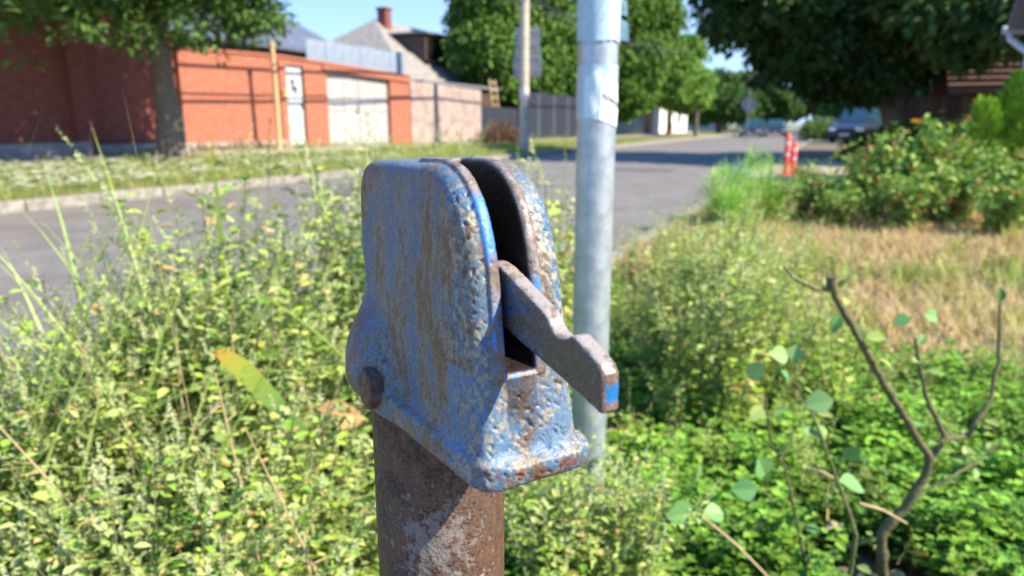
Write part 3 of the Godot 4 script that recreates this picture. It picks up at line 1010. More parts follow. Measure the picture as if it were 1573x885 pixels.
func rose_bush(h: float, w: float, seed_: int) -> Node3D:
	rng.seed = seed_
	var o := Node3D.new()
	var ss := st_new()
	var ls := SurfaceTool.new(); ls.begin(Mesh.PRIMITIVE_TRIANGLES)
	for k in 22:
		var a := rr(0, TAU)
		var lean := rr(0.1, 1.0) * w
		var top := Vector3(cos(a) * lean, h * rr(0.55, 1.0), sin(a) * lean)
		var pts := [Vector3(cos(a), 0, sin(a)) * 0.04, top * 0.4 + Vector3(0, 0.12 * h, 0), top]
		add_tube(ss, pts, [0.009, 0.007, 0.003], 6)
		for i in 62:
			var f := rr(0.08, 1.05)
			var p: Vector3 = pts[1].lerp(pts[2], f * 1.6 - 0.6) if f > 0.4 else pts[0].lerp(pts[1], f * 2.5)
			p += rand_dir() * rr(0.02, 0.13)
			var L := rr(0.045, 0.08)
			var c := Color(0.12, 0.28, 0.05).lerp(Color(0.42, 0.55, 0.15), rng.randf())
			if rng.randf() < 0.10: c = Color(0.45, 0.17, 0.10)
			add_leaf(ls, p, rand_dir(), (Vector3.UP + rand_dir() * 0.7).normalized(), L, L * 0.62, 0.2, c, 2)
	part("canes", done(ss), M.cane_green, o)
	part("leaves", ls.commit(), M.leaf, o).set_meta("kind", "stuff")
	return o

func bloom(at: Vector3, c: Color, r: float) -> ArrayMesh:
	var st := SurfaceTool.new(); st.begin(Mesh.PRIMITIVE_TRIANGLES)
	for k in 16:
		var a := TAU * k * 0.382
		var tilt := 0.25 + 0.09 * k
		var d := Vector3(cos(a), tilt, sin(a)).normalized()
		add_leaf(st, at + d * r * 0.1, d, (Vector3.UP - d * 0.4).normalized(), r * (1.1 - 0.03 * k), r * 0.95, -0.2, c.lerp(c.lightened(0.2), rng.randf()), 3)
	return st.commit()

func plant_roses() -> void:
	var kinds := [rose_bush(0.85, 0.36, 61), rose_bush(0.7, 0.42, 62), rose_bush(0.95, 0.32, 63)]
	var put := [[7.6, -0.5, 1, 0.66, "low green rose bush at the left end of the rose row, nearest the orange posts", Color.BLACK], [7.7, -0.05, 1, 0.78, "rounded rose bush second from the left in the rose row", Color.BLACK], [7.9, 0.4, 0, 1.0, "rose bush with reddish young leaves in the middle of the rose row", Color(0.45, 0.04, 0.03)],
		[8.0, 0.78, 2, 1.05, "tallest rose bush, with a yellow bloom at its top", Color(0.85, 0.45, 0.01)], [8.35, 1.2, 2, 0.85, "rose bush with a red bloom at its right side", Color(0.65, 0.06, 0.02)], [7.3, 1.35, 1, 0.8, "low rose bush at the right end of the rose row", Color.BLACK], [8.0, -0.25, 2, 0.6, "pale rose bush between the leftmost bushes, set back", Color.BLACK], [7.35, 0.62, 1, 0.85, "low front rose bush before the tallest one", Color.BLACK], [7.9, 1.0, 1, 1.0, "broad rose bush between the tallest and the red-bloomed one", Color.BLACK], [7.25, 0.1, 1, 0.6, "low front rose bush left of the middle one", Color.BLACK], [8.0, 1.6, 0, 0.9, "rose bush at the right end, against the conifers", Color.BLACK], [8.7, 0.25, 0, 0.75, "rose bush behind the row with small orange blooms", Color(0.8, 0.25, 0.03)]]
	var firsts := {}
	for q in put:
		var k: int = q[2]
		var o: Node3D = kinds[k] if not firsts.has(k) else kinds[k].duplicate()
		firsts[k] = true
		o.name = numbered("rose_bush")
		add_child(o)
		for c in o.get_children():
			if String(c.name).begins_with("bloom"): c.free()
		o.position = R(q[0], q[1], 0.09)
		o.rotation.y = rr(0, TAU)
		o.scale = Vector3.ONE * float(q[3])
		tag(o, q[4], "rose bush", "rose bushes on the near verge")
		if q[5] != Color.BLACK:
			var inv := o.global_transform.affine_inverse()
			var tops := {3: [[R(7.97, 0.68, 1.05), 0.055]], 4: [[R(8.28, 1.37, 0.72), 0.055]], 2: [[R(7.5, 0.28, 0.72), 0.035], [R(7.55, 0.5, 0.8), 0.03]], 11: [[R(8.5, 0.15, 0.55), 0.03], [R(8.5, 0.35, 0.66), 0.03]]}
			for e in tops.get(put.find(q), []):
				part("bloom", bloom(inv * (e[0] as Vector3), q[5], e[1]), M.petal, o)
	# feathery light plants beside the road
	rng.seed = 70
	var base: Node3D = null
	for q in [[7.2, -0.95, 0.62, "soft feathery light green plant nearest the kerb"], [7.35, -0.66, 0.78, "taller feathery plant with an orange flower beside the kerb"], [6.9, -0.85, 0.42, "small feathery plant in front of the taller two by the kerb"]]:
		var o := thing("feathery_plant", q[3], "plant", R(q[0], q[1], 0.08), 0.0, "feathery plants by the kerb")
		var ls := SurfaceTool.new(); ls.begin(Mesh.PRIMITIVE_TRIANGLES)
		for k in 1500:
			var d := rand_dir(); d.y = absf(d.y) + 0.25
			var rad: float = float(q[2]) * sqrt(rng.randf())
			add_blade(ls, Vector3(d.x * 0.45, d.y * 0.75, d.z * 0.45) * rad, (d + rand_dir() * 0.6).normalized(), rr(0.06, 0.13), 0.009, 0.4, Color(0.26, 0.50, 0.10).lerp(Color(0.46, 0.66, 0.20), rng.randf()), 2)
		part("foliage", ls.commit(), M.leaf, o).set_meta("kind", "stuff")
		var ss := st_new()
		for k in 7:
			var a := TAU * k / 7.0
			add_tube(ss, [Vector3.ZERO, Vector3(cos(a) * 0.14, float(q[2]) * 0.7, sin(a) * 0.14)], [0.006, 0.002], 5)
		part("stems", done(ss), M.cane_green, o)
		if String(q[3]).contains("flower"):
			part("bloom", bloom(Vector3(0.12, float(q[2]) * 0.95, 0.1), Color(0.85, 0.35, 0.02), 0.03), M.petal, o)
	# bright conifers in front of the house corner
	for q in [[11.3, 1.75, 1.15, "shortest bright green conifer, at the left of the conifer row"], [11.7, 2.15, 1.5, "tall bright green conifer before the house downpipe"], [11.0, 2.25, 1.35, "bright green conifer nearest the camera at the right edge"], [12.2, 2.6, 1.7, "tallest bright conifer, half behind the others"]]:
		var o := thing("conifer", q[3], "conifer", R(q[0], q[1], 0.1), 0.0, "conifers by the house corner")
		var ss := st_new()
		var hh: float = q[2]
		add_tube(ss, [Vector3.ZERO, Vector3(0.01, hh * 0.5, 0), Vector3(0, hh * 0.95, 0)], [0.035, 0.022, 0.004], 7)
		part("trunk", done(ss), M.bark, o)
		var ls := SurfaceTool.new(); ls.begin(Mesh.PRIMITIVE_TRIANGLES)
		for k in 1900:
			var f := rng.randf()
			var a := rr(0, TAU)
			var lobe := 0.68 + 0.32 * sin(a * 4.0 + f * 15.0)
			var r := 0.42 * hh * 0.6 * (1.0 - f * 0.92) * sqrt(rr(0.35, 1.0)) * lobe + 0.02
			var out := Vector3(cos(a), 0, sin(a))
			var L := rr(0.10, 0.24)
			add_leaf(ls, out * r + Vector3(0, hh * (0.05 + 0.95 * f), 0), (out * 0.5 + Vector3.UP * rr(0.6, 1.6) + rand_dir() * 0.35).normalized(), (out + rand_dir() * 0.3).normalized(), L, L * 0.32, -0.1, Color(0.22, 0.44, 0.04).lerp(Color(0.44, 0.62, 0.09), rng.randf()), 1)
		part("foliage", ls.commit(), M.leaf, o).set_meta("kind", "stuff")

# ================================================================ the galvanised pole
func shell(r: float, y0: float, y1: float, a0: float, a1: float, edge: Callable) -> ArrayMesh:
	var st := st_new()
	st.set_smooth_group(0)
	var n := 40
	for j in 10:
		for i in n:
			var ps := []
			for e in [[i, j], [i + 1, j], [i + 1, j + 1], [i, j + 1]]:
				var a := lerpf(a0, a1, float(e[0]) / n)
				var f := float(e[1]) / 10
				var y := lerpf(y0 + edge.call(a, 0), y1 + edge.call(a, 1), f)
				var rad := r + 0.0006 * sin(a * 7.0 + y * 90.0)
				st.set_uv(Vector2(float(e[0]) / n, 1.0 - f))
				ps.append([Vector3(sin(a) * rad, y, cos(a) * rad), Vector2(float(e[0]) / n, 1.0 - f)])
			for k in [0, 2, 1, 0, 3, 2]:
				st.set_uv(ps[k][1])
				st.add_vertex(ps[k][0])
	return done(st)

func build_pole() -> void:
	var at := Vector3(0.164, 0.05, -1.42)
	var o := thing("galvanised_pole", "galvanised steel pole with torn stickers and blue-white wrap near its top", "pole", at)
	var zinc := mottled(lin(0.36, 0.42, 0.47), lin(0.55, 0.60, 0.64), 0.42, 9.0, 0.012, 0.004, 31, false, 0.55)
	var pts := []
	var rad := []
	for k in 24:
		pts.append(Vector3(0, 0.14 * k, 0)); rad.append(0.038)
	part("pole_tube", tube(pts, rad, 40), zinc, o)
	var film := mottled(lin(0.36, 0.52, 0.60), lin(0.52, 0.64, 0.70), 0.35, 14.0, 0.02, 0.02, 33)
	var ragged := func(a: float, e: int) -> float: return (0.006 * fine.get_noise_1d(a * 900.0) if e == 0 else 0.0) - (0.012 * smoothstep(1.2, 1.6, a) if e == 0 else 0.0)
	part("plastic_wrap", shell(0.0408, 1.150, 1.62, -PI, PI, ragged), film, o)
	for q in [[1.155, 0.030, 0.016], [1.20, 0.022, 0.012], [1.255, 0.03, 0.02]]:      # loose flaps of the wrap on the right
		var st := st_new()
		var y: float = q[0]
		var b := Vector3(0.041, y, 0.002)
		quad(st, b, b + Vector3(q[2], -0.004, 0.006), b + Vector3(q[2] * 0.8, q[1], 0.008), b + Vector3(0, q[1] + 0.008, 0))
		quad(st, b + Vector3(0, 0, -0.001), b + Vector3(0, q[1] + 0.008, -0.001), b + Vector3(q[2] * 0.8, q[1], 0.007), b + Vector3(q[2], -0.004, 0.005))
		part("wrap_flap", done(st), film, o)
	var flat := func(a: float, e: int) -> float: return 0.0
	var slope := func(a: float, e: int) -> float: return (-0.012 * a if e == 0 else -0.02 * (a - 0.2))
	# old tape sleeve, then the torn white paper with a dark printed strip
	part("clear_tape", shell(0.0390, 1.008, 1.108, -PI, PI, flat), plain(lin(0.42, 0.56, 0.64), 0.3, 0.15), o)
	part("white_sticker", shell(0.0397, 1.008, 1.094, 0.02, 1.35, slope), sticker(), o)
	part("pale_sticker", shell(0.0393, 1.03, 1.102, -0.75, 0.25, func(a: float, e: int) -> float: return 0.02 * sin(a * 3.0) if e == 0 else -0.022 * absf(a)), mottled(lin(0.55, 0.70, 0.78), lin(0.75, 0.83, 0.86), 0.45, 20.0, 0.02, 0.0, 35), o)

func sticker() -> StandardMaterial3D:
	var im := Image.create(160, 128, false, Image.FORMAT_RGB8)
	im.fill(Color(0.93, 0.95, 0.96))
	var r := RandomNumberGenerator.new(); r.seed = 4
	for x in 160:                       # torn dark print along the middle, the letters no longer readable
		var h := 56 + int(3 * sin(x * 0.2))
		for y in range(h, h + 15):
			if x > 14: im.set_pixel(x, y, Color(0.10, 0.12, 0.16))
	for k in 7:
		var x0 := 22 + k * 19
		im.fill_rect(Rect2i(x0, 60, 7 + r.randi() % 5, 8), Color(0.8, 0.83, 0.86))
	for k in 60:
		im.fill_rect(Rect2i(r.randi() % 70, r.randi() % 50, 4 + r.randi() % 16, 2 + r.randi() % 5), Color(0.62, 0.76, 0.88))
	var m := plain(Color.WHITE, 0.5)
	m.albedo_texture = ImageTexture.create_from_image(im)
	return m

# ================================================================ ground
func sheet(s0: float, s1: float, ns: int, ts: Array, yf: Callable) -> ArrayMesh:
	var st := st_new()
	st.set_smooth_group(0)
	for i in ns:
		for j in ts.size() - 1:
			var ps := []
			for e in [[i, j], [i + 1, j], [i + 1, j + 1], [i, j + 1]]:
				var f: float = float(e[0]) / ns
				var s := s0 + (s1 - s0) * f * f if ns > 20 else s0 + (s1 - s0) * f
				ps.append(R(s, ts[e[1]], yf.call(s, ts[e[1]])))
			quad(st, ps[0], ps[1], ps[2], ps[3])
	return done(st)

func span(a: float, b: float, n: int) -> Array:
	var out := []
	for i in n + 1: out.append(lerpf(a, b, float(i) / n))
	return out

func bank(s: float, t: float) -> float:      # the far verge climbs from the kerb to the walls
	var y := lerpf(0.13, 0.36, smoothstep(-9.2, -11.2, t)) + 0.05 * smoothstep(-11.2, -12.8, t)
	return y - 0.10 * smoothstep(16.0, 24.0, s) * smoothstep(-9.2, -11.0, t) + 0.02 * fine.get_noise_2d(s * 60, t * 60) * smoothstep(-9.1, -9.6, t)

func build_ground() -> void:
	var earth := mottled(lin(0.11, 0.085, 0.05), lin(0.20, 0.155, 0.09), 0.95, 0.9, 0.02, 0.6, 3, true)
	var lawn := mottled(lin(0.10, 0.14, 0.045), lin(0.22, 0.19, 0.09), 0.95, 0.6, 0.03, 0.8, 4, true)
	struct("ground", box(Vector3(0, -0.35, 0), Vector3(1600, 0.3, 1600)), lawn)
	var asphalt := mottled(lin(0.176, 0.162, 0.146), lin(0.196, 0.181, 0.163), 0.9, 0.37, 0.16, 0.0, 6, true)
	asphalt.detail_enabled = true
	asphalt.detail_blend_mode = BaseMaterial3D.BLEND_MODE_MUL
	asphalt.detail_albedo = noise_tex(Color(0.90, 0.895, 0.89), Color(1, 1, 1), 0.006, 512, 5, 77, 0.25, 0.75)
	asphalt.detail_uv_layer = BaseMaterial3D.DETAIL_UV_1
	struct("road", sheet(-14, 260, 60, [-9.0, -7.5, -5.0, -2.5, -1.5], func(s, t): return 0.0), asphalt)
	struct("garden_ground", sheet(-6, 70, 70, [-1.36, -1.0, -0.5, 0.0, 0.6, 1.3, 2.2, 4.0, 8.0, 30.0], func(s, t): return 0.085 + 0.03 * fine.get_noise_2d(s * 90, t * 90)), earth)
	struct("far_verge", sheet(-14, 260, 80, [-60.0, -30.0, -13.2, -12.9, -12.2, -11.4, -10.9, -10.3, -9.8, -9.4, -9.13], bank), lawn)
	# older repairs in the asphalt
	var worn_patch := mottled(lin(0.085, 0.083, 0.082), lin(0.125, 0.12, 0.118), 0.9, 1.3, 0.05, 0.05, 44, true)
	rng.seed = 77
	for q in [[9.5, -6.9, 2.6, 0.9], [16.5, -4.2, 1.2, 1.7], [7.2, -3.1, 3.4, 0.6], [27.0, -6.5, 3.0, 1.2]]:
		var outline := PackedVector2Array()
		for k in 14:
			var a := TAU * k / 14.0
			var sq: float = 1.0 / maxf(absf(cos(a)), absf(sin(a)))
			outline.append(Vector2(cos(a) * float(q[2]) * 0.5, sin(a) * float(q[3]) * 0.5) * minf(sq, 1.3) * rr(0.93, 1.05))
		var pm := prism(outline, 0.0, 0.004)
		var pn := struct("road_patch", pm, worn_patch, R(q[0], q[1], 0.001), ROAD_TURN)
		pn.rotation = Vector3(-PI / 2, ROAD_TURN, 0)
	var concrete := mottled(lin(0.17, 0.155, 0.135), lin(0.36, 0.34, 0.31), 0.9, 0.8, 0.03, 0.15, 8, true)
	# kerb stones, one metre each, as far as they can be told apart; then a long run
	for side in [[-1.43, -1.0, 0.105], [-9.065, 1.0, 0.135]]:
		var k := thing("kerb", "low pale concrete kerb along the near side of the road" if side[0] > -5 else "pale concrete kerb along the far side of the road", "kerb", R(0, side[0], 0), ROAD_TURN)
		rng.seed = 12
		for i in 26:
			part("kerb_stone", box(Vector3(-1.0 + i * 1.005, float(side[2]) / 2 - 0.05 + rr(-0.006, 0.006), rr(-0.006, 0.006)), Vector3(0.99, float(side[2]) + 0.1, 0.13), 0.015), concrete, k)
		part("kerb_run", box(Vector3(25.65 + 100, float(side[2]) / 2 - 0.05, 0), Vector3(200, float(side[2]) + 0.1, 0.13), 0.012), concrete, k)
		part("kerb_run", box(Vector3(-8.0, float(side[2]) / 2 - 0.05, 0), Vector3(13.0, float(side[2]) + 0.1, 0.13), 0.012), concrete, k)
	var path := mottled(lin(0.33, 0.27, 0.23), lin(0.44, 0.38, 0.33), 0.9, 0.8, 0.02, 0.2, 9, true)
	struct("pavement", sheet(-14, 70, 60, [-12.5, -12.0, -11.45], func(s, t): return bank(s, t) + 0.035), path)
	struct("driveway", sheet(10.5, 21.0, 8, [-1.3, 0.5, 2.6], func(s, t): return 0.125), mottled(lin(0.34, 0.25, 0.19), lin(0.44, 0.34, 0.27), 0.95, 0.7, 0.03, 0.3, 10, true))
	# zebra bars worn into the road
	for k in 1:
		var bar := struct("road_marking", box(Vector3.ZERO, Vector3(2.6, 0.008, 0.42), 0.0), mottled(lin(0.30, 0.30, 0.30), lin(0.62, 0.61, 0.59), 0.8, 3.0, 0.05, 0.0, 13, true), R(19.3, -2.35 - 0.85 * k, 0.003), ROAD_TURN)
	# far verge: tufts, pale clover flowers
	rng.seed = 14
	var p := []
	var c := []
	for i in 9000:
		var s := 4.0 + 34.0 * pow(rng.randf(), 1.3)
		var t := rr(-11.4, -9.16)
		if rng.randf() < 0.12: t = rr(-12.75, -12.5)
		var n := fine.get_noise_2d(s * 35, t * 60)
		if n < -0.25 and rng.randf() < 0.8: continue
		p.append(Transform3D(Basis(Vector3.UP, rr(0, TAU)).scaled(Vector3.ONE * rr(0.6, 1.5)), R(s, t, bank(s, t) - 0.01)))
		c.append(Color(0.30, 0.42, 0.09).lerp(Color(0.54, 0.54, 0.22), clampf(rng.randf() + n, 0, 1)))
	tag(scatter("verge_grass", M.tuft, M.leaf, p, c), "patchy green grass on the bank across the road", "grass")
	var fl := SurfaceTool.new(); fl.begin(Mesh.PRIMITIVE_TRIANGLES)
	for k in 6:
		add_leaf(fl, Vector3(0, 0.12, 0), Vector3(cos(k * 1.05), 0.5, sin(k * 1.05)).normalized(), Vector3.UP, 0.05, 0.042, 0.1, Color.WHITE, 1)
	add_blade(fl, Vector3.ZERO, Vector3.UP, 0.12, 0.004, 0.0, Color(0.15, 0.3, 0.08), 2)
	p = []
	c = []
	for i in 2200:
		var s := rr(5.0, 15.0)
		var t := rr(-11.1, -9.3)
		if fine.get_noise_2d(s * 55 + 40, t * 70) < -0.02 - 0.3 * smoothstep(11.0, 6.0, s): continue
		p.append(Transform3D(Basis(Vector3.UP, rr(0, TAU)).scaled(Vector3.ONE * rr(0.7, 1.3)), R(s, t, bank(s, t))))
		c.append(Color(0.78, 0.80, 0.76))
	tag(scatter("white_flowers", fl.commit(), M.leaf, p, c), "small white flowers scattered in the grass across the road", "flowers")

# ================================================================ walls and houses across the road
func corrugated(w: float, h: float, pitch: float, amp: float) -> ArrayMesh:      # x to the right, front towards +z
	var st := st_new()
	st.set_smooth_group(0)
	var n := int(w / pitch) * 6
	for sgn in [1.0, -1.0]:
		for i in n:
			var x0 := w * i / n
			var x1 := w * (i + 1) / n
			var z0: float = amp * cos(TAU * x0 / pitch) + 0.002 * sgn
			var z1: float = amp * cos(TAU * x1 / pitch) + 0.002 * sgn
			if sgn > 0: quad(st, Vector3(x0, 0, z0), Vector3(x1, 0, z1), Vector3(x1, h, z1), Vector3(x0, h, z0))
			else: quad(st, Vector3(x1, 0, z1), Vector3(x0, 0, z0), Vector3(x0, h, z0), Vector3(x1, h, z1))
	return done(st)

func brick_mat(a: Color, b: Color, seed_: int) -> StandardMaterial3D:
	# fine coursing under old paint, too far off to tell the bricks apart
	var W := 256
	var im := Image.create(W, W, false, Image.FORMAT_RGB8)
	var hm := Image.create(W, W, false, Image.FORMAT_RGB8)
	var n := FastNoiseLite.new(); n.seed = seed_; n.frequency = 0.02
	for y in W:
		for x in W:
			var row := y / 16
			var xx := (x + (16 if row % 2 else 0)) % W
			var joint := y % 16 < 2 or xx % 32 < 2
			var h := absi(row * 7919 + (xx / 32) * 104729 + seed_ * 31) % 97 / 97.0
			var f := clampf(0.35 * h + 0.5 + n.get_noise_2d(x, y) * 0.6, 0, 1)
			var c := a.lerp(b, f)
			if joint: c = c.darkened(0.22)
			im.set_pixel(x, y, c)
			var g := (0.25 if joint else 0.8) + 0.1 * n.get_noise_2d(x * 6, y * 6)
			hm.set_pixel(x, y, Color(g, g, g))
	var m := plain(Color.WHITE, 0.8)
	m.albedo_texture = ImageTexture.create_from_image(im)
	m.uv1_triplanar = true
	m.uv1_scale = Vector3.ONE * 0.83
	m.heightmap_enabled = true
	m.heightmap_texture = ImageTexture.create_from_image(hm)
	m.heightmap_scale = 0.5
	return m

func hip_roof(a: Vector3, b: Vector3, rise: float, inset: float, ridge_z: float, thick: float) -> ArrayMesh:
	# a, b: opposite eave corners (x, y, z); ridge along x
	var st := st_new()
	var x0 := a.x; var x1 := b.x; var z0 := a.z; var z1 := b.z; var y := a.y
	var r0 := Vector3(x0 + inset, y + rise, ridge_z)
	var r1 := Vector3(x1 - inset, y + rise, ridge_z)
	var A := Vector3(x0, y, z1); var B := Vector3(x1, y, z1); var C := Vector3(x1, y, z0); var D := Vector3(x0, y, z0)
	quad(st, A, B, r1, r0)
	quad(st, C, D, r0, r1)
	quad(st, B, C, r1, r1)
	quad(st, D, A, r0, r0)
	var k := Vector3(0, -thick, 0)
	for e in [[A, B], [B, C], [C, D], [D, A]]:
		quad(st, e[0] + k, e[1] + k, e[1], e[0])
	quad(st, D + k, C + k, B + k, A + k)
	return done(st)

func build_far_side() -> void:
	var T := ROAD_TURN
	var orange := brick_mat(Color(0.60, 0.36, 0.275), Color(0.69, 0.43, 0.34), 1)
	var red := brick_mat(Color(0.46, 0.25, 0.21), Color(0.56, 0.32, 0.27), 2)
	var grey := mottled(lin(0.26, 0.26, 0.26), lin(0.40, 0.39, 0.38), 0.9, 0.8, 0.02, 0.2, 15)
	# --- house with red brick front, far left, under the tree
	var o := thing("brick_house", "tall dark red brick house front with a grey plinth, shaded by the street tree", "house", R(0, -12.8, 0), T)
	part("wall", box(Vector3(3.5, 2.5, -3.9), Vector3(11.2, 4.6, 8.0)), red, o)
	part("wall", box(Vector3(10.25, 2.45, -3.9), Vector3(2.3, 4.5, 7.6)), red, o)
	part("pilaster", box(Vector3(9.05, 2.45, 0.14), Vector3(0.38, 4.5, 0.09), 0.01), red, o)
	part("plinth", box(Vector3(3.5, 0.36, 0.14), Vector3(11.24, 0.72, 0.16), 0.03), grey, o)
	part("plinth", box(Vector3(10.26, 0.33, 0.02), Vector3(2.3, 0.66, 0.22), 0.03), grey, o)
	part("roof", hip_roof(Vector3(-2.6, 4.8, -8.4), Vector3(11.8, 4.8, 0.7), 2.2, 3.0, -4.0, 0.15), M.slate, o)
	# --- the low orange wall with door and garage
	o = thing("garage_wall", "low orange painted brick wall with a white door and a double garage gate", "wall", R(0, -12.8, 0), T)
	part("masonry", prism(PackedVector2Array([Vector2(11.42, 0.1), Vector2(11.42, 2.58), Vector2(14.5, 2.66), Vector2(20.5, 2.52), Vector2(20.5, 0.1), Vector2(19.36, 0.1), Vector2(19.36, 2.38), Vector2(16.3, 2.47), Vector2(16.3, 0.1), Vector2(15.37, 0.1), Vector2(15.37, 2.5), Vector2(14.67, 2.5), Vector2(14.67, 0.1)]), -0.3, 0.0), orange, o)
	part("side_wall", box(Vector3(20.37, 1.3, -2.8), Vector3(0.25, 2.4, 5.0)), orange, o)
	part("lintel", prism(PackedVector2Array([Vector2(16.1, 2.475), Vector2(16.1, 2.60), Vector2(20.5, 2.50), Vector2(20.5, 2.345)]), 0.002, 0.05), orange, o)
	part("pier", box(Vector3(14.52, 1.36, 0.03), Vector3(0.24, 2.5, 0.055), 0.008), orange, o)
	part("coping", prism(PackedVector2Array([Vector2(11.42, 2.585), Vector2(11.42, 2.64), Vector2(14.5, 2.72), Vector2(20.56, 2.58), Vector2(20.56, 2.525), Vector2(14.5, 2.665)]), -0.33, 0.04), mottled(lin(0.36, 0.12, 0.07), lin(0.45, 0.17, 0.1), 0.85, 1.0, 0.03, 0.1, 17), o)
	var white := mottled(lin(0.42, 0.47, 0.51), lin(0.54, 0.58, 0.60), 0.5, 0.9, 0.02, 0.03, 18)
	var d := part("door", box(Vector3(15.02, 1.5, -0.09), Vector3(0.67, 1.97, 0.05), 0.006), white, o)
	part("door_frame", box(Vector3(14.685, 1.5, -0.07), Vector3(0.03, 1.98, 0.10), 0.004), M.dark_metal, d)
	part("door_frame", box(Vector3(15.355, 1.5, -0.07), Vector3(0.03, 1.98, 0.10), 0.004), M.dark_metal, d)
	var st := st_new()      # ornament and number plate place: a small dark iron bracket
	for q in [[15.0, 2.02, 0.05, 0.34], [15.05, 1.95, 0.22, 0.045], [14.96, 2.10, 0.16, 0.04], [15.1, 1.86, 0.04, 0.16]]:
		add_box(st, Vector3(q[0], q[1], -0.05), Vector3(q[2], q[3], 0.02), 0.004)
	part("door_ornament", done(st), M.dark_metal, d)
	part("handle", box(Vector3(15.28, 1.5, -0.05), Vector3(0.03, 0.16, 0.03), 0.005), M.dark_metal, d)
	part("letter_box", box(Vector3(14.52, 1.78, 0.085), Vector3(0.1, 0.24, 0.05), 0.006), plain(lin(0.75, 0.5, 0.12), 0.5), o)
	var gate := mottled(lin(0.32, 0.32, 0.32), lin(0.48, 0.47, 0.455), 0.6, 0.7, 0.025, 0.05, 19)
	for k in 2:
		var leaf := part("garage_leaf", prism(PackedVector2Array([Vector2(16.32 + k * 1.53, 0.42), Vector2(16.32 + k * 1.53, 2.455 - k * 0.045), Vector2(17.82 + k * 1.52, 2.41 - k * 0.045), Vector2(17.82 + k * 1.52, 0.40)]), -0.16, -0.11), gate, o)
		for j in 4:
			part("panel", box(Vector3(16.72 + k * 1.53 + (j % 2) * 0.72, 0.86 + (j / 2) * 0.95, -0.10), Vector3(0.62, 0.82, 0.02), 0.006), gate, leaf)
	part("handle", box(Vector3(17.75, 1.45, -0.08), Vector3(0.03, 0.22, 0.04), 0.006), M.dark_metal, o)
	rng.seed = 30           # rubble footing, stone by stone
	var stone := [mottled(lin(0.24, 0.17, 0.14), lin(0.36, 0.27, 0.22), 0.9, 3.0, 0.04, 0.4, 20), mottled(lin(0.30, 0.24, 0.2), lin(0.42, 0.33, 0.28), 0.9, 3.0, 0.04, 0.4, 21), mottled(lin(0.20, 0.13, 0.11), lin(0.28, 0.20, 0.17), 0.9, 3.0, 0.04, 0.4, 22)]
	for row in 2:
		var x := 11.45
		while x < 14.5:
			var w := rr(0.16, 0.34)
			part("stone", box(Vector3(x + w / 2, 0.44 + row * 0.145, 0.03 + rr(0, 0.03)), Vector3(w - 0.02, rr(0.11, 0.135), 0.12), 0.022), stone[rng.randi() % 3], o)
			x += w
	# --- wooden post before the wall
	o = thing("wooden_post", "pale bare wooden post standing on the bank before the orange wall", "post", R(13.5, -12.1, 0.25), T)
	part("shaft", tube([Vector3(0.0, -0.2, 0), Vector3(0.01, 1.2, 0), Vector3(-0.02, 2.55, 0)], [0.068, 0.064, 0.058], 10, 0.06), M.pale_wood, o)
	part("cap", box(Vector3(-0.02, 2.59, 0), Vector3(0.16, 0.07, 0.13), 0.015), M.pale_wood, o)
	# --- grey roofed house behind the wall
	o = thing("grey_roof_house", "low house behind the orange wall with a blue-grey sheet metal hip roof", "house", R(0, -12.8, 0), T)
	part("wall", box(Vector3(18.6, 2.0, -8.2), Vector3(11.0, 3.5, 5.0)), mottled(lin(0.18, 0.10, 0.075), lin(0.25, 0.19, 0.13), 0.85, 0.8, 0.03, 0.1, 23), o)
	part("roof", hip_roof(Vector3(12.6, 3.74, -10.5), Vector3(24.6, 3.74, -5.2), 1.5, 1.5, -7.4, 0.14), mottled(lin(0.12, 0.145, 0.20), lin(0.18, 0.205, 0.26), 0.45, 0.5, 0.02, 0.02, 24, false, 0.3), o)
	for k in 22:
		var x := 12.9 + k * 0.52
		var top := minf(1.0, minf((x - 12.6) / 1.5, (24.6 - x) / 1.5))
		st = st_new()
		add_tube(st, [Vector3(x, 3.75, -5.2), Vector3(x, 3.75 + 1.5 * top, -5.2 - 2.2 * top)], [0.02, 0.02], 5)
		part("roof_seam", done(st), M.slate, o)
	o = thing("corrugated_screen", "pale blue corrugated metal screen above the garage", "fence", R(17.3, -14.3, 2.3), T)
	var blue := mottled(lin(0.27, 0.33, 0.41), lin(0.37, 0.43, 0.51), 0.4, 0.7, 0.02, 0.0, 25, false, 0.2)
	for k in 6:
		part("sheet", corrugated(0.86, 1.17 + 0.03 * (k % 2), 0.172, 0.04), blue, o, Vector3(k * 0.87, 0, 0.006 * (k % 2)))
	part("rail", box(Vector3(2.6, 0.5, -0.06), Vector3(5.2, 0.06, 0.05), 0.005), M.dark_metal, o)
	# --- pink plastered wall
	var pink := mottled(lin(0.29, 0.215, 0.195), lin(0.41, 0.32, 0.29), 0.9, 0.35, 0.02, 0.2, 26)
	o = thing("plaster_wall", "pinkish plastered yard wall crossed by cable shadows, right of the garage", "wall", R(20.62, -12.85, 0), T)
	part("masonry", prism(PackedVector2Array([Vector2(0, 0.05), Vector2(0, 2.42), Vector2(5.15, 2.32), Vector2(5.15, 0.05)]), -0.22, 0.0), pink, o)
	part("plinth", box(Vector3(2.58, 0.22, 0.02), Vector3(5.15, 0.4, 0.06), 0.01), grey, o)
	# --- dark sheet fence: a low stretch, then a tall one
	var dk := mottled(lin(0.022, 0.027, 0.045), lin(0.038, 0.046, 0.07), 0.5, 0.8, 0.02, 0.0, 27, false, 0.2)
	o = thing("low_metal_fence", "lower dark blue-grey sheet metal fence behind the brown bush", "fence", R(25.85, -12.9, 0.15), T)
	for k in 4: part("sheet", corrugated(0.88, 1.58, 0.11, 0.014), dk, o, Vector3(k * 0.9, 0, 0.004 * (k % 2)))
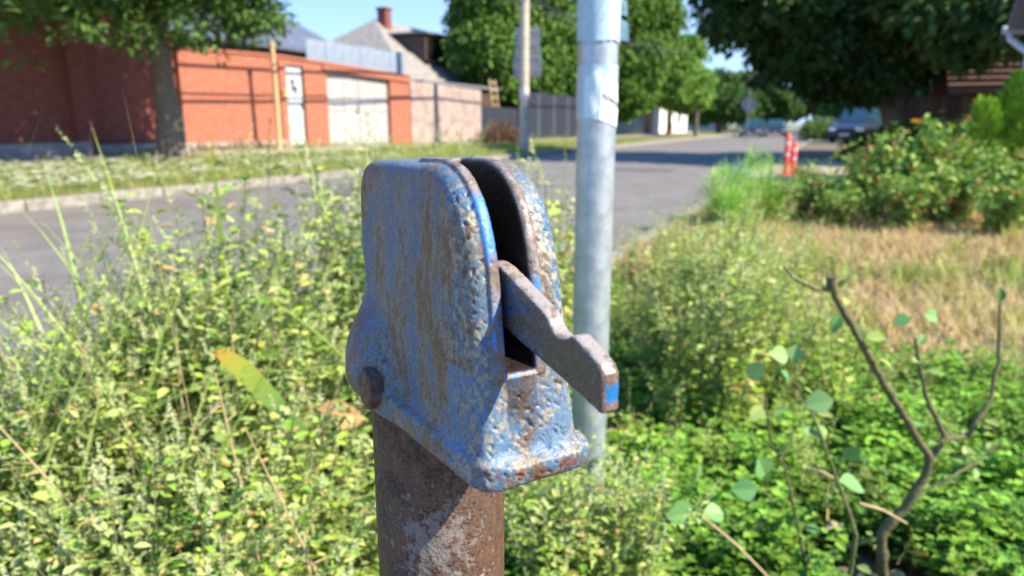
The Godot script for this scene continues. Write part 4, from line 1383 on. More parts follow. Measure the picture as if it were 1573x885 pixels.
	for k in 3: part("post", box(Vector3(k * 1.78 + 0.02, 0.75, -0.06), Vector3(0.07, 1.6, 0.06), 0.006), M.dark_metal, o)
	o = thing("tall_metal_fence", "taller dark blue-grey sheet metal fence behind the sign pole", "fence", R(29.5, -12.8, 0.15), T)
	for k in 15: part("sheet", corrugated(0.98, 2.28 + 0.02 * (k % 3), 0.14, 0.018), dk, o, Vector3(k, 0, 0.005 * (k % 2)))
	for k in 8: part("post", box(Vector3(k * 2.0, 1.1, 0.05), Vector3(0.08, 2.3, 0.06), 0.006), M.grey_metal, o)
	# --- wooden ladder leaning behind the low fence
	o = thing("wooden_ladder", "short wooden ladder leaning above the low dark fence", "ladder", R(28.2, -13.6, 0.3), T)
	for z in [0.0, 1.0]:
		part("rail", tube([Vector3(z * 0.62, 0, 0.3), Vector3(z * 0.55 + 0.05, 2.6, -0.1)], [0.04, 0.036], 8), M.pale_wood, o)
	for k in 8: part("rung", box(Vector3(0.32, 0.3 + k * 0.31, 0.3 - 0.154 * (0.3 + k * 0.31)), Vector3(0.55, 0.05, 0.045), 0.008), M.pale_wood, o)
	# --- the pale roofed house behind
	o = thing("pale_roof_house", "old house with a pale weathered roof, brick chimney and dark dormer", "house", R(0, -12.8, 0), T)
	part("wall", box(Vector3(33.5, 1.6, -8.5), Vector3(12.2, 2.8, 8.0)), mottled(lin(0.16, 0.13, 0.11), lin(0.24, 0.19, 0.16), 0.9, 0.6, 0.03, 0.2, 28), o)
	var rf := part("roof", hip_roof(Vector3(27.0, 2.95, -13.0), Vector3(40.2, 2.95, -4.2), 3.05, 3.6, -8.2, 0.16), mottled(lin(0.19, 0.18, 0.165), lin(0.33, 0.305, 0.27), 0.9, 0.4, 0.03, 0.3, 29), o)
	var ch := part("chimney", box(Vector3(30.9, 5.7, -7.8), Vector3(0.5, 1.5, 0.5), 0.02), red, rf)
	part("chimney_cap", box(Vector3(30.9, 6.48, -7.8), Vector3(0.62, 0.1, 0.62), 0.02), red, rf)
	var dm := part("dormer", prism(PackedVector2Array([Vector2(30.4, 3.9), Vector2(30.4, 5.1), Vector2(33.0, 5.2), Vector2(33.0, 3.9)]), -7.5, -5.25), M.brown_wood, rf)
	part("dormer_opening", box(Vector3(31.6, 4.55, -5.24), Vector3(2.1, 0.9, 0.03), 0.005), plain(lin(0.012, 0.011, 0.011), 0.3), rf)
	part("dormer_roof", box(Vector3(31.7, 5.22, -6.3), Vector3(3.0, 0.1, 2.5), 0.02), M.slate, rf)
	o = thing("lean_to", "dark brown wooden shed roof behind the pink wall", "shed", R(24.0, -14.6, 0), T)
	part("wall", box(Vector3(3.0, 1.35, -0.6), Vector3(6.4, 2.3, 1.6)), M.brown_wood, o)
	part("roof", prism(PackedVector2Array([Vector2(-0.3, 2.52), Vector2(-0.3, 2.64), Vector2(6.4, 2.64), Vector2(6.4, 2.52)]), -1.6, 0.4), M.slate, o)
	# --- the dry bush
	o = thing("dry_bush", "round brown dried-up bush at the foot of the dark fence", "bush", R(25.2, -11.7, 0.22), 0)
	rng.seed = 33
	var ls := SurfaceTool.new(); ls.begin(Mesh.PRIMITIVE_TRIANGLES)
	for k in 2200:
		var v := rand_dir(); v.y = absf(v.y)
		var lump := 1.0 + 0.25 * fine.get_noise_3d(v.x * 150, v.y * 150, v.z * 150)
		var pp := v * Vector3(0.95, 0.85, 0.8) * pow(rng.randf(), 0.35) * lump
		add_leaf(ls, pp, (v + rand_dir()).normalized(), rand_dir(), rr(0.08, 0.16), 0.05, 0.2, Color(0.14, 0.075, 0.055).lerp(Color(0.24, 0.15, 0.11), rng.randf()), 1)
	part("foliage", ls.commit(), M.leaf, o).set_meta("kind", "stuff")
	st = st_new()
	for k in 9:
		var v := rand_dir(); v.y = absf(v.y) + 0.4
		add_tube(st, [Vector3.ZERO, v * 0.35, v * 0.75], [0.025, 0.015, 0.005], 5)
	part("branches", done(st), M.bark, o)
	# --- house and yard wall far down the street
	o = thing("white_house", "white gabled house with a pale gate far down the street", "house", R(55.2, -12.4, 0), T)
	part("wall", prism(PackedVector2Array([Vector2(0, 0), Vector2(0, 2.6), Vector2(5.5, 4.6), Vector2(11, 2.6), Vector2(11, 0)]), -9.0, 0.0), plain(lin(0.74, 0.72, 0.66), 0.8), o)
	rf = part("roof", prism(PackedVector2Array([Vector2(-0.4, 2.5), Vector2(5.5, 4.68), Vector2(11.4, 2.5), Vector2(11.4, 2.72), Vector2(5.5, 4.9), Vector2(-0.4, 2.72)]), -9.2, 0.3), M.slate, o)
	for k in 2: part("window", box(Vector3(3.2 + k * 4.2, 1.75, 0.02), Vector3(1.0, 1.2, 0.06), 0.01), plain(lin(0.05, 0.06, 0.08), 0.1), o)
	for k in 3: part("gate_panel", box(Vector3(-2.9 + k * 0.95, 1.1, 0.05), Vector3(0.92, 2.0, 0.08), 0.01), plain(lin(0.55, 0.60, 0.68), 0.5), o)
	part("gate_pier", box(Vector3(-3.7, 1.15, 0.0), Vector3(0.6, 2.3, 0.5), 0.02), mottled(lin(0.4, 0.25, 0.2), lin(0.5, 0.33, 0.28), 0.9, 1.0, 0.03, 0.1, 34), o)
	o = thing("gabled_house", "small house with a reddish gable roof beyond the white one", "house", R(84, -12.5, 0), T)
	part("wall", prism(PackedVector2Array([Vector2(0, 0), Vector2(0, 3.4), Vector2(10, 3.4), Vector2(10, 0)]), -9.0, 0.0), plain(lin(0.55, 0.52, 0.46), 0.8), o)
	part("roof", prism(PackedVector2Array([Vector2(-9.4, 3.2), Vector2(-4.5, 6.4), Vector2(0.4, 3.2), Vector2(0.4, 3.4), Vector2(-4.5, 6.65), Vector2(-9.4, 3.4)]), -0.5, 10.5), plain(lin(0.28, 0.12, 0.08), 0.8), o, Vector3.ZERO, Vector3(0, PI / 2, 0))
	part("window", box(Vector3(2.5, 1.8, 0.02), Vector3(1.1, 1.3, 0.06), 0.01), plain(lin(0.05, 0.06, 0.08), 0.1), o)
	o = thing("red_roof_house", "red roofed house mostly hidden in the trees behind the dark fence", "house", R(46, -19, 0), T)
	part("wall", box(Vector3(0, 2.4, 0), Vector3(9, 4.8, 7)), red, o)
	part("roof", hip_roof(Vector3(-4.9, 4.7, -3.9), Vector3(4.9, 4.7, 3.9), 2.3, 3.2, 0.0, 0.15), plain(lin(0.30, 0.10, 0.06), 0.8), o)

func build_near_side() -> void:
	var T := ROAD_TURN
	# --- house corner with eave, gutter and downpipe, upper right
	var o := thing("grey_house", "pale grey house corner with a white gutter and downpipe at the right edge", "house", R(14.0, 2.75, 0), T)
	var wall := mottled(lin(0.42, 0.40, 0.38), lin(0.55, 0.52, 0.5), 0.85, 0.7, 0.02, 0.1, 36)
	part("wall", box(Vector3(-0.9, 1.35, 3.0), Vector3(1.8, 2.7, 6.0)), wall, o)
	part("roof", prism(PackedVector2Array([Vector2(-2.6, 2.55), Vector2(-0.9, 3.75), Vector2(0.6, 2.55), Vector2(0.6, 2.68), Vector2(-0.9, 3.95), Vector2(-2.6, 2.68)]), -0.35, 6.5), M.slate, o)
	part("fascia", box(Vector3(0.62, 2.58, 3.0), Vector3(0.03, 0.18, 6.7), 0.005), plain(lin(0.5, 0.48, 0.46), 0.6), o)
	var st := st_new()
	add_tube(st, [Vector3(0.7, 2.56, -0.4), Vector3(0.7, 2.57, 6.3)], [0.065, 0.065], 12)
	part("gutter", done(st), M.white_metal, o)
	st = st_new()
	add_tube(st, [Vector3(0.70, 2.55, -0.30), Vector3(0.70, 2.42, -0.28), Vector3(0.55, 2.28, -0.15), Vector3(0.18, 2.12, -0.06), Vector3(0.08, 1.98, -0.06), Vector3(0.08, 1.1, -0.06), Vector3(0.08, 0.2, -0.06)], [0.05, 0.05, 0.05, 0.05, 0.05, 0.05, 0.05], 12)
	part("downpipe", done(st), M.white_metal, o)
	part("collar", box(Vector3(0.10, 2.0, -0.06), Vector3(0.16, 0.24, 0.16), 0.02), M.white_metal, o)
	# --- brown boarded house and fence behind it
	o = thing("brown_shed", "dark brown boarded shed with a tiled roof behind the conifers", "shed", R(22.4, 2.9, 0), T)
	for k in 16: part("board", box(Vector3(-0.02 + (0.01 if k % 2 else 0.0), 0.95, 0.09 + k * 0.19), Vector3(0.04, 1.9, 0.18), 0.006), M.brown_wood if k % 3 else M.brown_wood_pale, o)
	part("wall", box(Vector3(1.5, 0.95, 1.5), Vector3(2.95, 1.9, 3.0)), M.brown_wood, o)
	var rf := part("roof", prism(PackedVector2Array([Vector2(-0.5, 1.82), Vector2(1.5, 3.3), Vector2(3.5, 1.82), Vector2(3.5, 1.95), Vector2(1.5, 3.45), Vector2(-0.5, 1.95)]), -0.4, 3.6), mottled(lin(0.10, 0.05, 0.04), lin(0.16, 0.085, 0.065), 0.8, 1.0, 0.04, 0.3, 38), o)
	for k in 9:
		var f := k / 9.0
		part("tile_course", box(Vector3(-0.5 + 2.0 * f + 0.08, 1.97 + 1.5 * f + 0.04, 1.6), Vector3(0.26, 0.02, 4.0), 0.006), rf.material_override, rf)
	o = thing("board_fence", "dark brown vertical board fence left of the brown shed", "fence", R(22.6, 1.75, 0.05), T)
	rng.seed = 40
	for k in 9: part("board", box(Vector3(rr(-0.006, 0.006), 0.85, k * 0.13), Vector3(0.025, 1.7 + rr(-0.03, 0.03), 0.12), 0.004), [M.brown_wood, M.brown_wood_pale][rng.randi() % 2], o)
	for y in [0.4, 1.35]: part("rail", box(Vector3(0.05, y, 0.52), Vector3(0.05, 0.08, 1.2), 0.005), M.brown_wood, o)
	# --- orange and white plastic posts
	for q in [[14.35, -0.82, 0.78, "taller orange-red plastic post with white bands beside the road"], [14.45, -0.70, 0.62, "shorter orange-red plastic post with white bands, right of the taller one"]]:
		var b := thing("road_post", q[3], "bollard", R(q[0], q[1], 0.1), 0.0, "orange road posts by the driveway")
		var hh: float = q[2]
		part("shaft", tube([Vector3(0, 0.04, 0), Vector3(0, 0.06, 0), Vector3(0, hh - 0.02, 0), Vector3(0, hh, 0)], [0.05, 0.05, 0.048, 0.03], 18), plain(lin(0.75, 0.075, 0.03), 0.45), b)
		part("foot", tube([Vector3(0, 0, 0), Vector3(0, 0.03, 0), Vector3(0, 0.06, 0)], [0.13, 0.12, 0.06], 18), plain(lin(0.6, 0.06, 0.03), 0.5), b)
		for k in 2: part("reflective_band", tube([Vector3(0, hh * (0.48 + 0.26 * k), 0), Vector3(0, hh * (0.48 + 0.26 * k) + 0.045, 0)], [0.0505, 0.0505], 18), plain(lin(0.75, 0.72, 0.72), 0.35), b)

# ================================================================ street furniture
func build_street() -> void:
	var T := ROAD_TURN
	var o := thing("utility_pole", "pale concrete utility pole behind the two sign plates", "utility pole", R(22.35, -9.55, 0.18), T)
	part("shaft", tube([Vector3(0, -0.3, 0), Vector3(0, 4, 0), Vector3(0, 8.2, 0)], [0.165, 0.15, 0.13], 16), mottled(lin(0.42, 0.38, 0.31), lin(0.56, 0.51, 0.42), 0.85, 0.9, 0.02, 0.1, 41), o)
	part("band", tube([Vector3(0, 1.62, 0), Vector3(0, 2.02, 0)], [0.165, 0.164], 16), plain(lin(0.62, 0.6, 0.58), 0.6), o)
	part("crossarm", box(Vector3(0, 7.6, 0), Vector3(0.1, 0.1, 1.6), 0.01), M.grey_metal, o)
	for q in [[3.72, 0.78, 0.86, "upper of two grey sign plates seen from behind on the utility pole"], [2.92, 0.74, 0.96, "lower, wider grey sign plate seen from behind on the utility pole"]]:
		var s := thing("sign_plate", q[3], "sign", R(22.6, -9.55, q[0]), T, "sign plates on the utility pole")
		part("plate", box(Vector3.ZERO, Vector3(0.02, q[1], q[2]), 0.006), mottled(lin(0.34, 0.37, 0.42), lin(0.44, 0.47, 0.52), 0.5, 1.5, 0.02, 0.0, 42, false, 0.25), s)
		for y in [-0.2, 0.2]: part("bracket", box(Vector3(-0.045, y, 0), Vector3(0.05, 0.05, float(q[2]) * 0.9), 0.006), M.grey_metal, s)
	o = thing("utility_pole", "dark thin utility pole at the far kerb before the white house", "utility pole", R(54.5, -9.55, 0.1), T)
	part("shaft", tube([Vector3(0, -0.2, 0), Vector3(0, 4.5, 0), Vector3(0, 9.5, 0)], [0.17, 0.15, 0.12], 12), mottled(lin(0.10, 0.085, 0.07), lin(0.17, 0.14, 0.12), 0.9, 0.6, 0.03, 0.2, 43), o)
	part("crossarm", box(Vector3(0, 8.4, 0), Vector3(0.1, 0.12, 1.8), 0.01), M.brown_wood, o)
	# cables from pole to pole along the far kerb
	for q in [[-9.9, 4.6, 5.25, 0.03, "highest cable along the far side of the street"], [-9.45, 4.45, 4.95, 0.02, "middle cable along the far side of the street"], [-9.6, 4.1, 4.8, 0.03, "lowest cable along the far side of the street"]]:
		var pts := []
		var rad := []
		for k in 60:
			var s := -16.0 + 71.0 * k / 59.0
			var y: float
			if s < 22.35:
				var f := (s + 16.0) / 38.35
				y = lerpf(float(q[2]) + 0.3, q[2], f) - (float(q[2]) - float(q[1])) * 4.0 * f * (1.0 - f) * 0.95
			else:
				var f2 := (s - 22.35) / 32.6
				y = lerpf(q[2], float(q[2]) + 1.2, f2) - 0.6 * 4.0 * f2 * (1.0 - f2)
			pts.append(R(s, q[0], y)); rad.append(q[3])
		var st := st_new()
		add_tube(st, pts, rad, 6)
		tag(part("cable", done(st), plain(lin(0.02, 0.02, 0.022), 0.6), null), q[4], "cable", "cables along the street")
	o = thing("road_sign", "grey octagonal road sign seen from behind far down the street", "sign", R(43.8, -4.75 - 0.0, 0.05), T)
	o.position = R(44.0, -4.8, 0.0)
	part("post", tube([Vector3(0, 0, 0), Vector3(0, 2.9, 0)], [0.035, 0.035], 10), M.grey_metal, o)
	var oct := PackedVector2Array()
	for k in 8: oct.append(Vector2(cos(PI / 8 + k * PI / 4), sin(PI / 8 + k * PI / 4)) * 0.42)
	part("plate", prism(oct, -0.01, 0.01), M.grey_metal, o, Vector3(0.05, 2.15, 0), Vector3(0, PI / 2, 0))
	part("cap", box(Vector3(0.0, 2.92, 0), Vector3(0.1, 0.06, 0.1), 0.01), M.grey_metal, o)

func car(label: String, paint: Color, at: Vector3, turn: float, van := false) -> Node3D:
	# x forward, z to its right; a lower shell, a tapered cabin with glass, wheels, lamps
	var o := thing("parked_car", label, "car", at, turn, "cars parked down the street")
	var h := 1.72 if van else 1.44
	var body := plain(paint, 0.4, 0.1)
	body.clearcoat_enabled = true
	body.clearcoat = 0.35
	var L := 4.5 if van else 4.3
	var st := st_new()
	var belt := h * 0.58
	var side := PackedVector2Array([Vector2(-L / 2, 0.35), Vector2(-L / 2 + 0.06, belt - 0.06), Vector2(-L / 2 + 0.35, belt), Vector2(L * 0.18, belt), Vector2(L * 0.42, belt - 0.12), Vector2(L / 2 - 0.03, belt - 0.28), Vector2(L / 2, 0.42), Vector2(L / 2 - 0.12, 0.24), Vector2(-L / 2 + 0.1, 0.24)])
	for z in [[-0.86, -0.78, 0.05], [-0.78, 0.78, 0.0], [0.78, 0.86, 0.05]]:
		var sc := PackedVector2Array()
		for v in side: sc.append(Vector2(v.x * (1.0 - float(z[2]) * 0.5), v.y - (0.03 if z[2] > 0 and v.y > 0.5 else 0.0)))
		add_prism(st, sc, z[0], z[1])
	part("body", done(st), body, o)
	st = st_new()
	var lowx := [-L * 0.44 if van else -L * 0.36, L * 0.22]
	var topx := [-L * 0.40 if van else -L * 0.24, L * 0.06]
	var A := [Vector3(lowx[0], belt, -0.76), Vector3(lowx[1], belt, -0.76), Vector3(lowx[1], belt, 0.76), Vector3(lowx[0], belt, 0.76)]
	var B := [Vector3(topx[0], h, -0.58), Vector3(topx[1], h, -0.58), Vector3(topx[1], h, 0.58), Vector3(topx[0], h, 0.58)]
	for k in 4: quad(st, A[(k + 1) % 4], A[k], B[k], B[(k + 1) % 4])
	quad(st, B[0], B[3], B[2], B[1])
	part("cabin", done(st), body, o)
	var glass := plain(lin(0.02, 0.07, 0.10), 0.2, 0.0)
	for k in 4:
		st = st_new()
		var a: Vector3 = A[k].lerp(A[(k + 1) % 4], 0.07); var b: Vector3 = A[k].lerp(A[(k + 1) % 4], 0.93)
		var c: Vector3 = B[k].lerp(B[(k + 1) % 4], 0.07); var d: Vector3 = B[k].lerp(B[(k + 1) % 4], 0.93)
		var n := (b - a).cross(c - a).normalized() * 0.008
		if n.dot((a + b) * 0.5 - Vector3(0, a.y, 0)) < 0: n = -n
		quad(st, b.lerp(d, 0.08) + n, a.lerp(c, 0.08) + n, a.lerp(c, 0.88) + n, b.lerp(d, 0.88) + n)
		part(["window", "windscreen", "window", "rear_window"][k], done(st), glass, o)
	for e in [[1, 1], [1, -1], [-1, 1], [-1, -1]]:
		var w := part("wheel", tube([Vector3(0, 0, -0.1), Vector3(0, 0, -0.08), Vector3(0, 0, 0.08), Vector3(0, 0, 0.1)], [0.27, 0.31, 0.31, 0.27], 18), plain(lin(0.02, 0.02, 0.02), 0.8), o, Vector3(e[0] * L * 0.31, 0.31, e[1] * 0.79))
		part("rim", tube([Vector3(0, 0, -0.108), Vector3(0, 0, 0.108)], [0.19, 0.19], 14), M.grey_metal, w)
	for z in [-0.62, 0.62]:
		part("headlight", box(Vector3(L / 2 - 0.07, belt - 0.36, z), Vector3(0.14, 0.15, 0.36), 0.03), plain(lin(0.8, 0.82, 0.85), 0.08, 0.4), o)
		part("tail_light", box(Vector3(-L / 2 + 0.06, belt - 0.22, z * 1.12), Vector3(0.08, 0.2, 0.2), 0.02), plain(lin(0.4, 0.02, 0.02), 0.2), o)
		part("mirror", box(Vector3(L * 0.17, belt + 0.1, z * 1.52), Vector3(0.1, 0.13, 0.18), 0.03), body, o)
	part("grille", box(Vector3(L / 2 - 0.005, 0.55, 0), Vector3(0.03, 0.16, 0.8), 0.01), plain(lin(0.015, 0.015, 0.015), 0.4), o)
	part("bumper", box(Vector3(L / 2 - 0.02, 0.36, 0), Vector3(0.14, 0.14, 1.66), 0.04), body, o)
	part("number_plate", box(Vector3(L / 2 + 0.055, 0.40, 0), Vector3(0.01, 0.11, 0.5), 0.002), plain(lin(0.7, 0.7, 0.7), 0.4), o)
	return o

func build_cars() -> void:
	var face := ROAD_TURN + PI     # front towards the camera
	car("dark car with a teal windscreen far down the left side of the street", lin(0.02, 0.03, 0.04), R(62, -6.2, 0.0), face - 0.05)
	car("second dark car parked behind the teal-windscreened one", lin(0.015, 0.02, 0.035), R(66, -4.9, 0.0), face + 0.1)
	car("dark blue high car under the big tree on the right", lin(0.02, 0.035, 0.07), R(42, 0.9, 0.12), face - 0.25, true)
	car("silver car parked beyond the blue one in the middle distance", lin(0.62, 0.64, 0.66), R(80, -2.1, 0.0), face + 0.3)
	car("dark car just left of the high blue car", lin(0.03, 0.03, 0.035), R(55, -0.7, 0.05), face)

# ================================================================ trees
func leaf_cluster(n: int, spread: float, length: float, seed_: int) -> ArrayMesh:
	rng.seed = seed_
	var st := SurfaceTool.new(); st.begin(Mesh.PRIMITIVE_TRIANGLES)
	for k in n:
		var v := rand_dir() * spread * pow(rng.randf(), 0.5)
		v.y *= 0.6
		var d := (Vector3(v.x, -0.25 * spread, v.z) + rand_dir() * spread * 0.6).normalized()
		var L := length * rr(0.7, 1.2)
		var g := rr(0.75, 1.2)
		add_leaf(st, v, d, (Vector3.UP + rand_dir() * 0.6).normalized(), L, L * 0.62, 0.2, Color(g * rr(0.85, 1.15), g, g * rr(0.7, 1.0)), 1)
	return st.commit()

func tree(called: String, label: String, at: Vector3, trunk_r: float, fork: float, lobes: Array, per: float, size: float, a: Color, b: Color, group := "", cluster := 0, gaps := 0.1, tilt := 0.1) -> Node3D:
	var o := thing(called, label, "tree", at, 0.0, group)
	var st := st_new()
	var lean := Vector3(rr(-tilt, tilt), 0, rr(-tilt, tilt))
	var trunk := []
	var rad := []
	for k in 14:
		var f := k / 13.0
		trunk.append(lean * f * fork + Vector3(0, -0.25 + (fork + 0.25) * f, 0) + Vector3(sin(f * 7.0), 0, cos(f * 5.0)) * trunk_r * 0.16)
		rad.append(trunk_r * (1.25 - 0.45 * f + 0.35 * pow(1.0 - f, 6.0)) * (1.0 + rr(-0.05, 0.05)))
	add_tube(st, trunk, rad, 14, Color.WHITE, 0.25)
	part("trunk", done(st), M.bark, o)
	var places := []
	var tints := []
	for l in lobes:
		var c: Vector3 = l[0]
		var r: float = l[1]
		st = st_new()
		var s: Vector3 = trunk[13]
		var mid := s.lerp(c, 0.5) + Vector3(0, 0.12 * r, 0)
		add_tube(st, [s - Vector3(0, 0.1, 0), s.lerp(mid, 0.5), mid, c, c + (c - s).normalized() * r * 0.4], [trunk_r * 0.55, trunk_r * 0.42, trunk_r * 0.3, trunk_r * 0.15, 0.01], 8)
		part("limb", done(st), M.bark, o)
		var n := int(per * r * r)
		var tone := rr(0.0, 0.5)
		for i in n:
			var v := rand_dir()
			var p := c + v * Vector3(1, 0.8, 1) * r * pow(rng.randf(), 0.36) * (1.0 + 0.28 * fine.get_noise_3d(v.x * 130 + c.x * 40, v.y * 130, v.z * 130 + c.z * 40))
			if fine.get_noise_3d(p.x * 55 / size, p.y * 55 / size, p.z * 55 / size) < -0.32 + gaps: continue
			var bs := Basis(Vector3.UP, rr(0, TAU)) * Basis(Vector3.RIGHT, rr(-0.5, 0.5))
			places.append(Transform3D(bs.scaled(Vector3.ONE * size * rr(0.75, 1.25)), p))
			tints.append(a.lerp(b, clampf(tone + rr(0, 0.5), 0, 1)))
	scatter("crown", M.clusters[cluster], M.leaf_tree, places, tints, o)
	return o

func build_trees() -> void:
	M.clusters = [leaf_cluster(20, 0.26, 0.13, 1), leaf_cluster(20, 0.26, 0.17, 2)]
	rng.seed = 101
	var da := Color(0.06, 0.13, 0.035)
	var db := Color(0.13, 0.22, 0.06)
	var base := R(9.55, -11.1, 0.30)
	var lob := []
	for q in [[6.9, -10.4, 3.3, 1.2], [8.0, -9.9, 3.6, 1.3], [8.6, -11.0, 4.4, 1.4], [9.3, -9.4, 3.75, 1.3], [9.9, -10.6, 3.8, 1.25], [9.7, -9.6, 4.5, 1.2], [9.0, -10.4, 5.4, 1.6], [7.4, -10.8, 4.8, 1.4], [10.2, -10.3, 5.2, 1.2], [8.2, -11.6, 3.7, 0.9], [9.9, -9.2, 3.6, 0.7], [7.2, -9.4, 4.3, 1.2]]:
		lob.append([R(q[0], q[1], q[2] - 0.45) - base, q[3]])
	tree("street_tree", "street tree with a rough brown trunk before the dark red wall", base, 0.2, 2.7, lob, 150, 1.0, da, db, "", 0, 0.34, 0.0)
	# large dark tree on the right
	base = R(23.6, 1.65, 0.1)
	lob = []
	for q in [[21.6, -2.2, 4.6, 1.9], [22.2, -0.8, 3.6, 1.9], [23.0, 0.4, 3.4, 1.8], [23.4, 1.6, 3.6, 1.7], [22.0, 2.2, 5.2, 2.2], [23.0, -1.2, 6.4, 2.3], [24.0, 0.9, 6.6, 2.4], [25.0, 3.2, 5.6, 2.4], [26.0, 5.0, 5.2, 2.6], [24.2, 4.0, 8.0, 2.6], [23.4, 1.4, 8.6, 2.6], [25.6, -0.4, 5.6, 2.0], [25.6, 2.0, 3.8, 1.6], [22.6, 0.6, 2.6, 1.1], [23.2, -0.4, 2.5, 1.0], [21.2, 3.3, 4.9, 1.3], [27.0, 6.6, 6.5, 2.6], [19.3, 2.2, 3.5, 0.95], [19.9, 3.0, 3.9, 0.9], [20.2, 1.2, 4.2, 0.9], [18.6, 3.0, 3.1, 0.75], [19.4, 2.5, 2.75, 0.6], [19.0, 3.3, 3.7, 0.8]]:
		lob.append([R(q[0], q[1], q[2]) - base, q[3]])
	tree("large_tree", "huge dark leafy tree overhanging the right side of the street", base, 0.42, 2.6, lob, 170, 1.45, Color(0.035, 0.075, 0.025), Color(0.08, 0.145, 0.045), "", 1, 0.1)
	# trees behind the dark fence
	var mids := [["leafy green tree behind the dark fence, left of the sign pole", 33.5, -16.0, 0.24, [[32.2, -15.8, 4.6, 1.7], [33.5, -15.6, 3.6, 1.5], [33.4, -16.2, 5.8, 1.9], [34.6, -16.0, 4.6, 1.9], [33.0, -16.0, 7.0, 1.7]], 0],
		["taller leafy tree behind the dark fence, between the sign pole and the galvanised pole", 36.5, -15.5, 0.3, [[35.0, -15.3, 4.4, 2.1], [37.5, -14.9, 3.6, 1.9], [36.6, -15.6, 6.2, 2.6], [38.6, -15.2, 5.0, 2.1], [36.0, -15.5, 8.6, 2.6], [39.2, -14.8, 2.8, 1.5]], 0],
		["tree right of the galvanised pole with branches against the sky", 45.0, -13.2, 0.28, [[43.6, -13.0, 4.4, 2.3], [45.5, -12.0, 5.2, 2.3], [44.6, -13.0, 7.6, 2.6], [46.6, -11.6, 8.8, 1.9], [45.6, -11.9, 10.8, 2.2], [47.6, -10.9, 7.6, 1.5], [46.5, -12.4, 3.2, 1.7], [44.5, -12.4, 2.6, 1.6]], 0],
		["lower bright green tree before the white house", 51.5, -10.9, 0.18, [[50.8, -10.4, 3.6, 1.9], [52.4, -10.2, 3.2, 1.7], [51.6, -10.8, 4.9, 1.8], [53.2, -9.8, 4.0, 1.5], [53.0, -10.2, 6.0, 1.5]], 1]]
	for m in mids:
		base = R(m[1], m[2], 0.2)
		lob = []
		for q in m[4]: lob.append([R(q[0], q[1], q[2]) - base, q[3]])
		tree("yard_tree", m[0], base, m[3], 2.4, lob, 170, 1.7, Color(0.08, 0.18, 0.035) if m[5] == 0 else Color(0.14, 0.28, 0.05), Color(0.17, 0.30, 0.07) if m[5] == 0 else Color(0.24, 0.40, 0.10), "trees in the yards across the road", 1, 0.14)
	# street trees farther off, closing the view
	rng.seed = 120
	var far := [["first of the far street trees, left of the road end", 72, -10.5, 6.5], ["second far street tree, left of the road end and behind the first", 86, -9.8, 7.5], ["third far street tree, left of the road end", 100, -9.0, 8.5], ["far tree closing the end of the street", 126, -4.5, 10.0], ["far tree closing the street end on the right", 118, 3.0, 9.5],
		["far right street tree behind the high blue car", 66, 3.6, 6.5], ["second far right street tree, nearer the road", 78, 1.6, 6.0], ["light green far tree on the right verge", 92, 1.0, 7.0], ["tree behind the large dark tree", 48, 7.5, 7.5], ["far tree right of the brown shed", 36, 9.5, 7.5], ["roadside tree behind the large tree's trunk", 56, 5.5, 6.5]]
	for m in far:
		base = R(m[1], m[2], 0.1)
		lob = []
		var hh: float = m[3]
		for k in 7:
			var an := TAU * k / 6.0
			lob.append([Vector3(cos(an) * 0.28 * hh, hh * (0.36 + 0.07 * (k % 3)), sin(an) * 0.28 * hh) if k < 6 else Vector3(0, hh * 0.72, 0), hh * rr(0.22, 0.29)])
		var light: bool = String(m[0]).begins_with("light")
		tree("far_tree", m[0], base, 0.22, hh * 0.26, lob, 60, 2.7, Color(0.05, 0.11, 0.03) if not light else Color(0.14, 0.24, 0.06), Color(0.09, 0.17, 0.045) if not light else Color(0.2, 0.32, 0.08), "far street trees", 1, 0.1)
	# dark shrubs at the foot of the large tree
	rng.seed = 140
	for q in [[20.4, 1.0, 1.0, "dark round shrub left of the large tree's trunk"], [19.8, 1.9, 1.15, "dark shrub below the large tree, behind the tallest rose"], [20.6, 2.7, 1.2, "dark shrub between the large tree and the conifers"], [50.0, -1.0, 1.6, "pale green roadside shrub beyond the orange posts"]]:
		var o := thing("shrub", q[3], "shrub", R(q[0], q[1], 0.1))
		var places := []
		var tints := []
		var r: float = q[2]
		var dark: bool = String(q[3]).begins_with("dark")
		for i in 420:
			var v := rand_dir(); v.y = absf(v.y)
			places.append(Transform3D(Basis(Vector3.UP, rr(0, TAU)).scaled(Vector3.ONE * rr(0.6, 1.0)), v * r * Vector3(0.9, 0.9, 0.9) * pow(rng.randf(), 0.4)))
			tints.append((Color(0.03, 0.065, 0.02).lerp(Color(0.06, 0.11, 0.03), rng.randf())) if dark else Color(0.14, 0.24, 0.06).lerp(Color(0.22, 0.32, 0.1), rng.randf()))
		scatter("foliage", M.clusters[0], M.leaf_tree, places, tints, o)
		var st := st_new()
		for k in 5:
			var v := rand_dir(); v.y = absf(v.y) + 0.5
			add_tube(st, [Vector3(0, -0.1, 0), v * r * 0.6], [0.03, 0.01], 6)
		part("stems", done(st), M.bark, o)

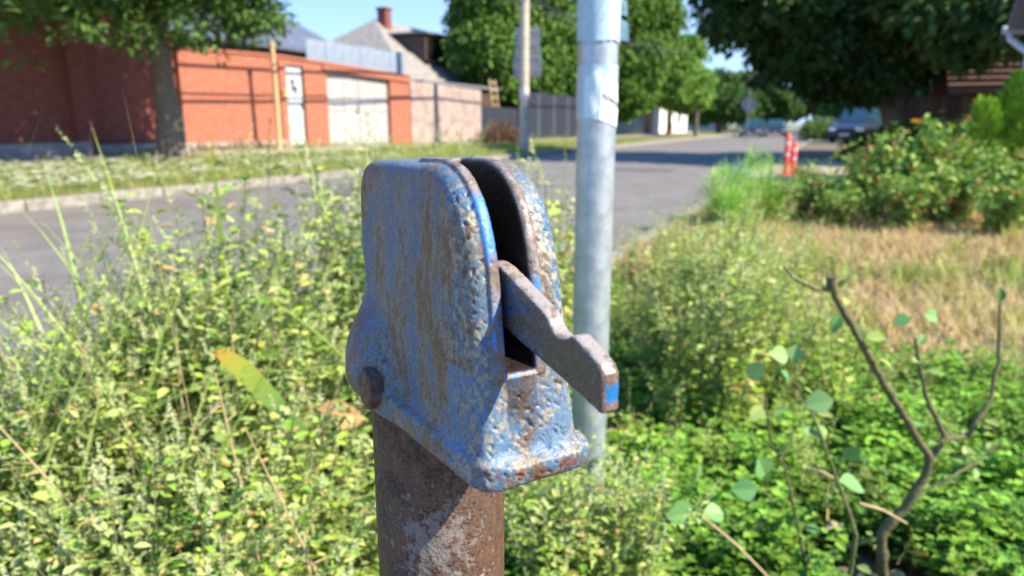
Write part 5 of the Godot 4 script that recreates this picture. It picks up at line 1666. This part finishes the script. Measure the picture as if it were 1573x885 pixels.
# ================================================================
func _ready() -> void:
	# camera
	var cam := Camera3D.new()
	cam.name = "Camera"
	cam.position = Vector3(0, 1.05, 0)
	cam.rotation_degrees = Vector3(-13.0, 0, 0)
	var lens := CameraAttributesPhysical.new()
	lens.frustum_focal_length = 29.62      # vertical field of 44.1 degrees
	lens.frustum_near = 0.02
	lens.frustum_far = 2500.0
	lens.frustum_focus_distance = 0.335
	lens.exposure_aperture = 12.0
	cam.attributes = lens
	cam.fov = 44.1
	cam.near = 0.02
	cam.far = 2500.0
	add_child(cam)
	# sky
	var env := Environment.new()
	env.background_mode = Environment.BG_SKY
	var sm := ProceduralSkyMaterial.new()
	sm.sky_top_color = Color(0.33, 0.53, 0.80)
	sm.sky_horizon_color = Color(0.70, 0.82, 0.92)
	sm.sky_curve = 0.12
	sm.ground_bottom_color = Color(0.28, 0.26, 0.22)
	sm.ground_horizon_color = Color(0.6, 0.62, 0.6)
	sm.sun_angle_max = 12.0
	var sky := Sky.new()
	sky.sky_material = sm
	env.sky = sky
	env.tonemap_mode = Environment.TONE_MAPPER_LINEAR
	env.tonemap_exposure = 2.15
	env.sdfgi_enabled = true
	env.ssao_enabled = true
	env.ssil_enabled = true
	var we := WorldEnvironment.new()
	we.name = "Environment"
	we.environment = env
	add_child(we)
	# sun: from the right, square to the street, about 45 degrees up
	var sun := DirectionalLight3D.new()
	sun.name = "Sun"
	var el := deg_to_rad(41.5)
	var az := deg_to_rad(22.5)
	sun.look_at_from_position(Vector3(cos(az) * cos(el), sin(el), sin(az) * cos(el)) * 10.0, Vector3.ZERO, Vector3.UP)
	sun.light_color = Color(1.0, 0.95, 0.86)
	sun.light_energy = 1.6
	sun.light_angular_distance = 0.5
	sun.shadow_enabled = true
	add_child(sun)

	fine.seed = 8
	fine.frequency = 0.02
	fine.fractal_octaves = 3
	M.leaf = leafy(0.62, 0.7)
	M.leaf_gloss = leafy(0.4, 0.5)
	M.leaf_tree = leafy(0.5, 0.45)
	M.petal = leafy(0.6, 0.6)
	M.stem = tinted(0.7)
	M.straw = plain(lin(0.45, 0.34, 0.18), 0.8)
	M.bark = mottled(lin(0.14, 0.11, 0.085), lin(0.32, 0.26, 0.20), 0.95, 2.0, 0.03, 1.5, 50)
	M.bark_rose = mottled(lin(0.07, 0.065, 0.03), lin(0.17, 0.155, 0.07), 0.8, 14.0, 0.03, 0.08, 51)
	M.cane_green = mottled(lin(0.10, 0.13, 0.04), lin(0.16, 0.16, 0.06), 0.7, 10.0, 0.03, 0.03, 52)
	M.slate = plain(lin(0.16, 0.17, 0.19), 0.6)
	M.dark_metal = plain(lin(0.035, 0.035, 0.04), 0.5, 0.3)
	M.grey_metal = plain(lin(0.28, 0.30, 0.32), 0.45, 0.4)
	M.white_metal = plain(lin(0.62, 0.63, 0.66), 0.4)
	M.pale_wood = mottled(lin(0.48, 0.32, 0.16), lin(0.62, 0.46, 0.26), 0.8, 2.0, 0.03, 0.1, 53)
	M.brown_wood = mottled(lin(0.06, 0.035, 0.024), lin(0.10, 0.06, 0.042), 0.8, 1.5, 0.03, 0.1, 54)
	M.brown_wood_pale = mottled(lin(0.09, 0.05, 0.035), lin(0.15, 0.085, 0.06), 0.8, 1.5, 0.03, 0.1, 55)

	# structure
	plant_cover()
	build_ground()
	build_far_side()
	build_near_side()
	build_trees()
	build_street()
	build_cars()
	# near things
	build_pole()
	plant_roses()
	plant_weeds()
	plant_blades()
	plant_rose_stem()
	build_post()
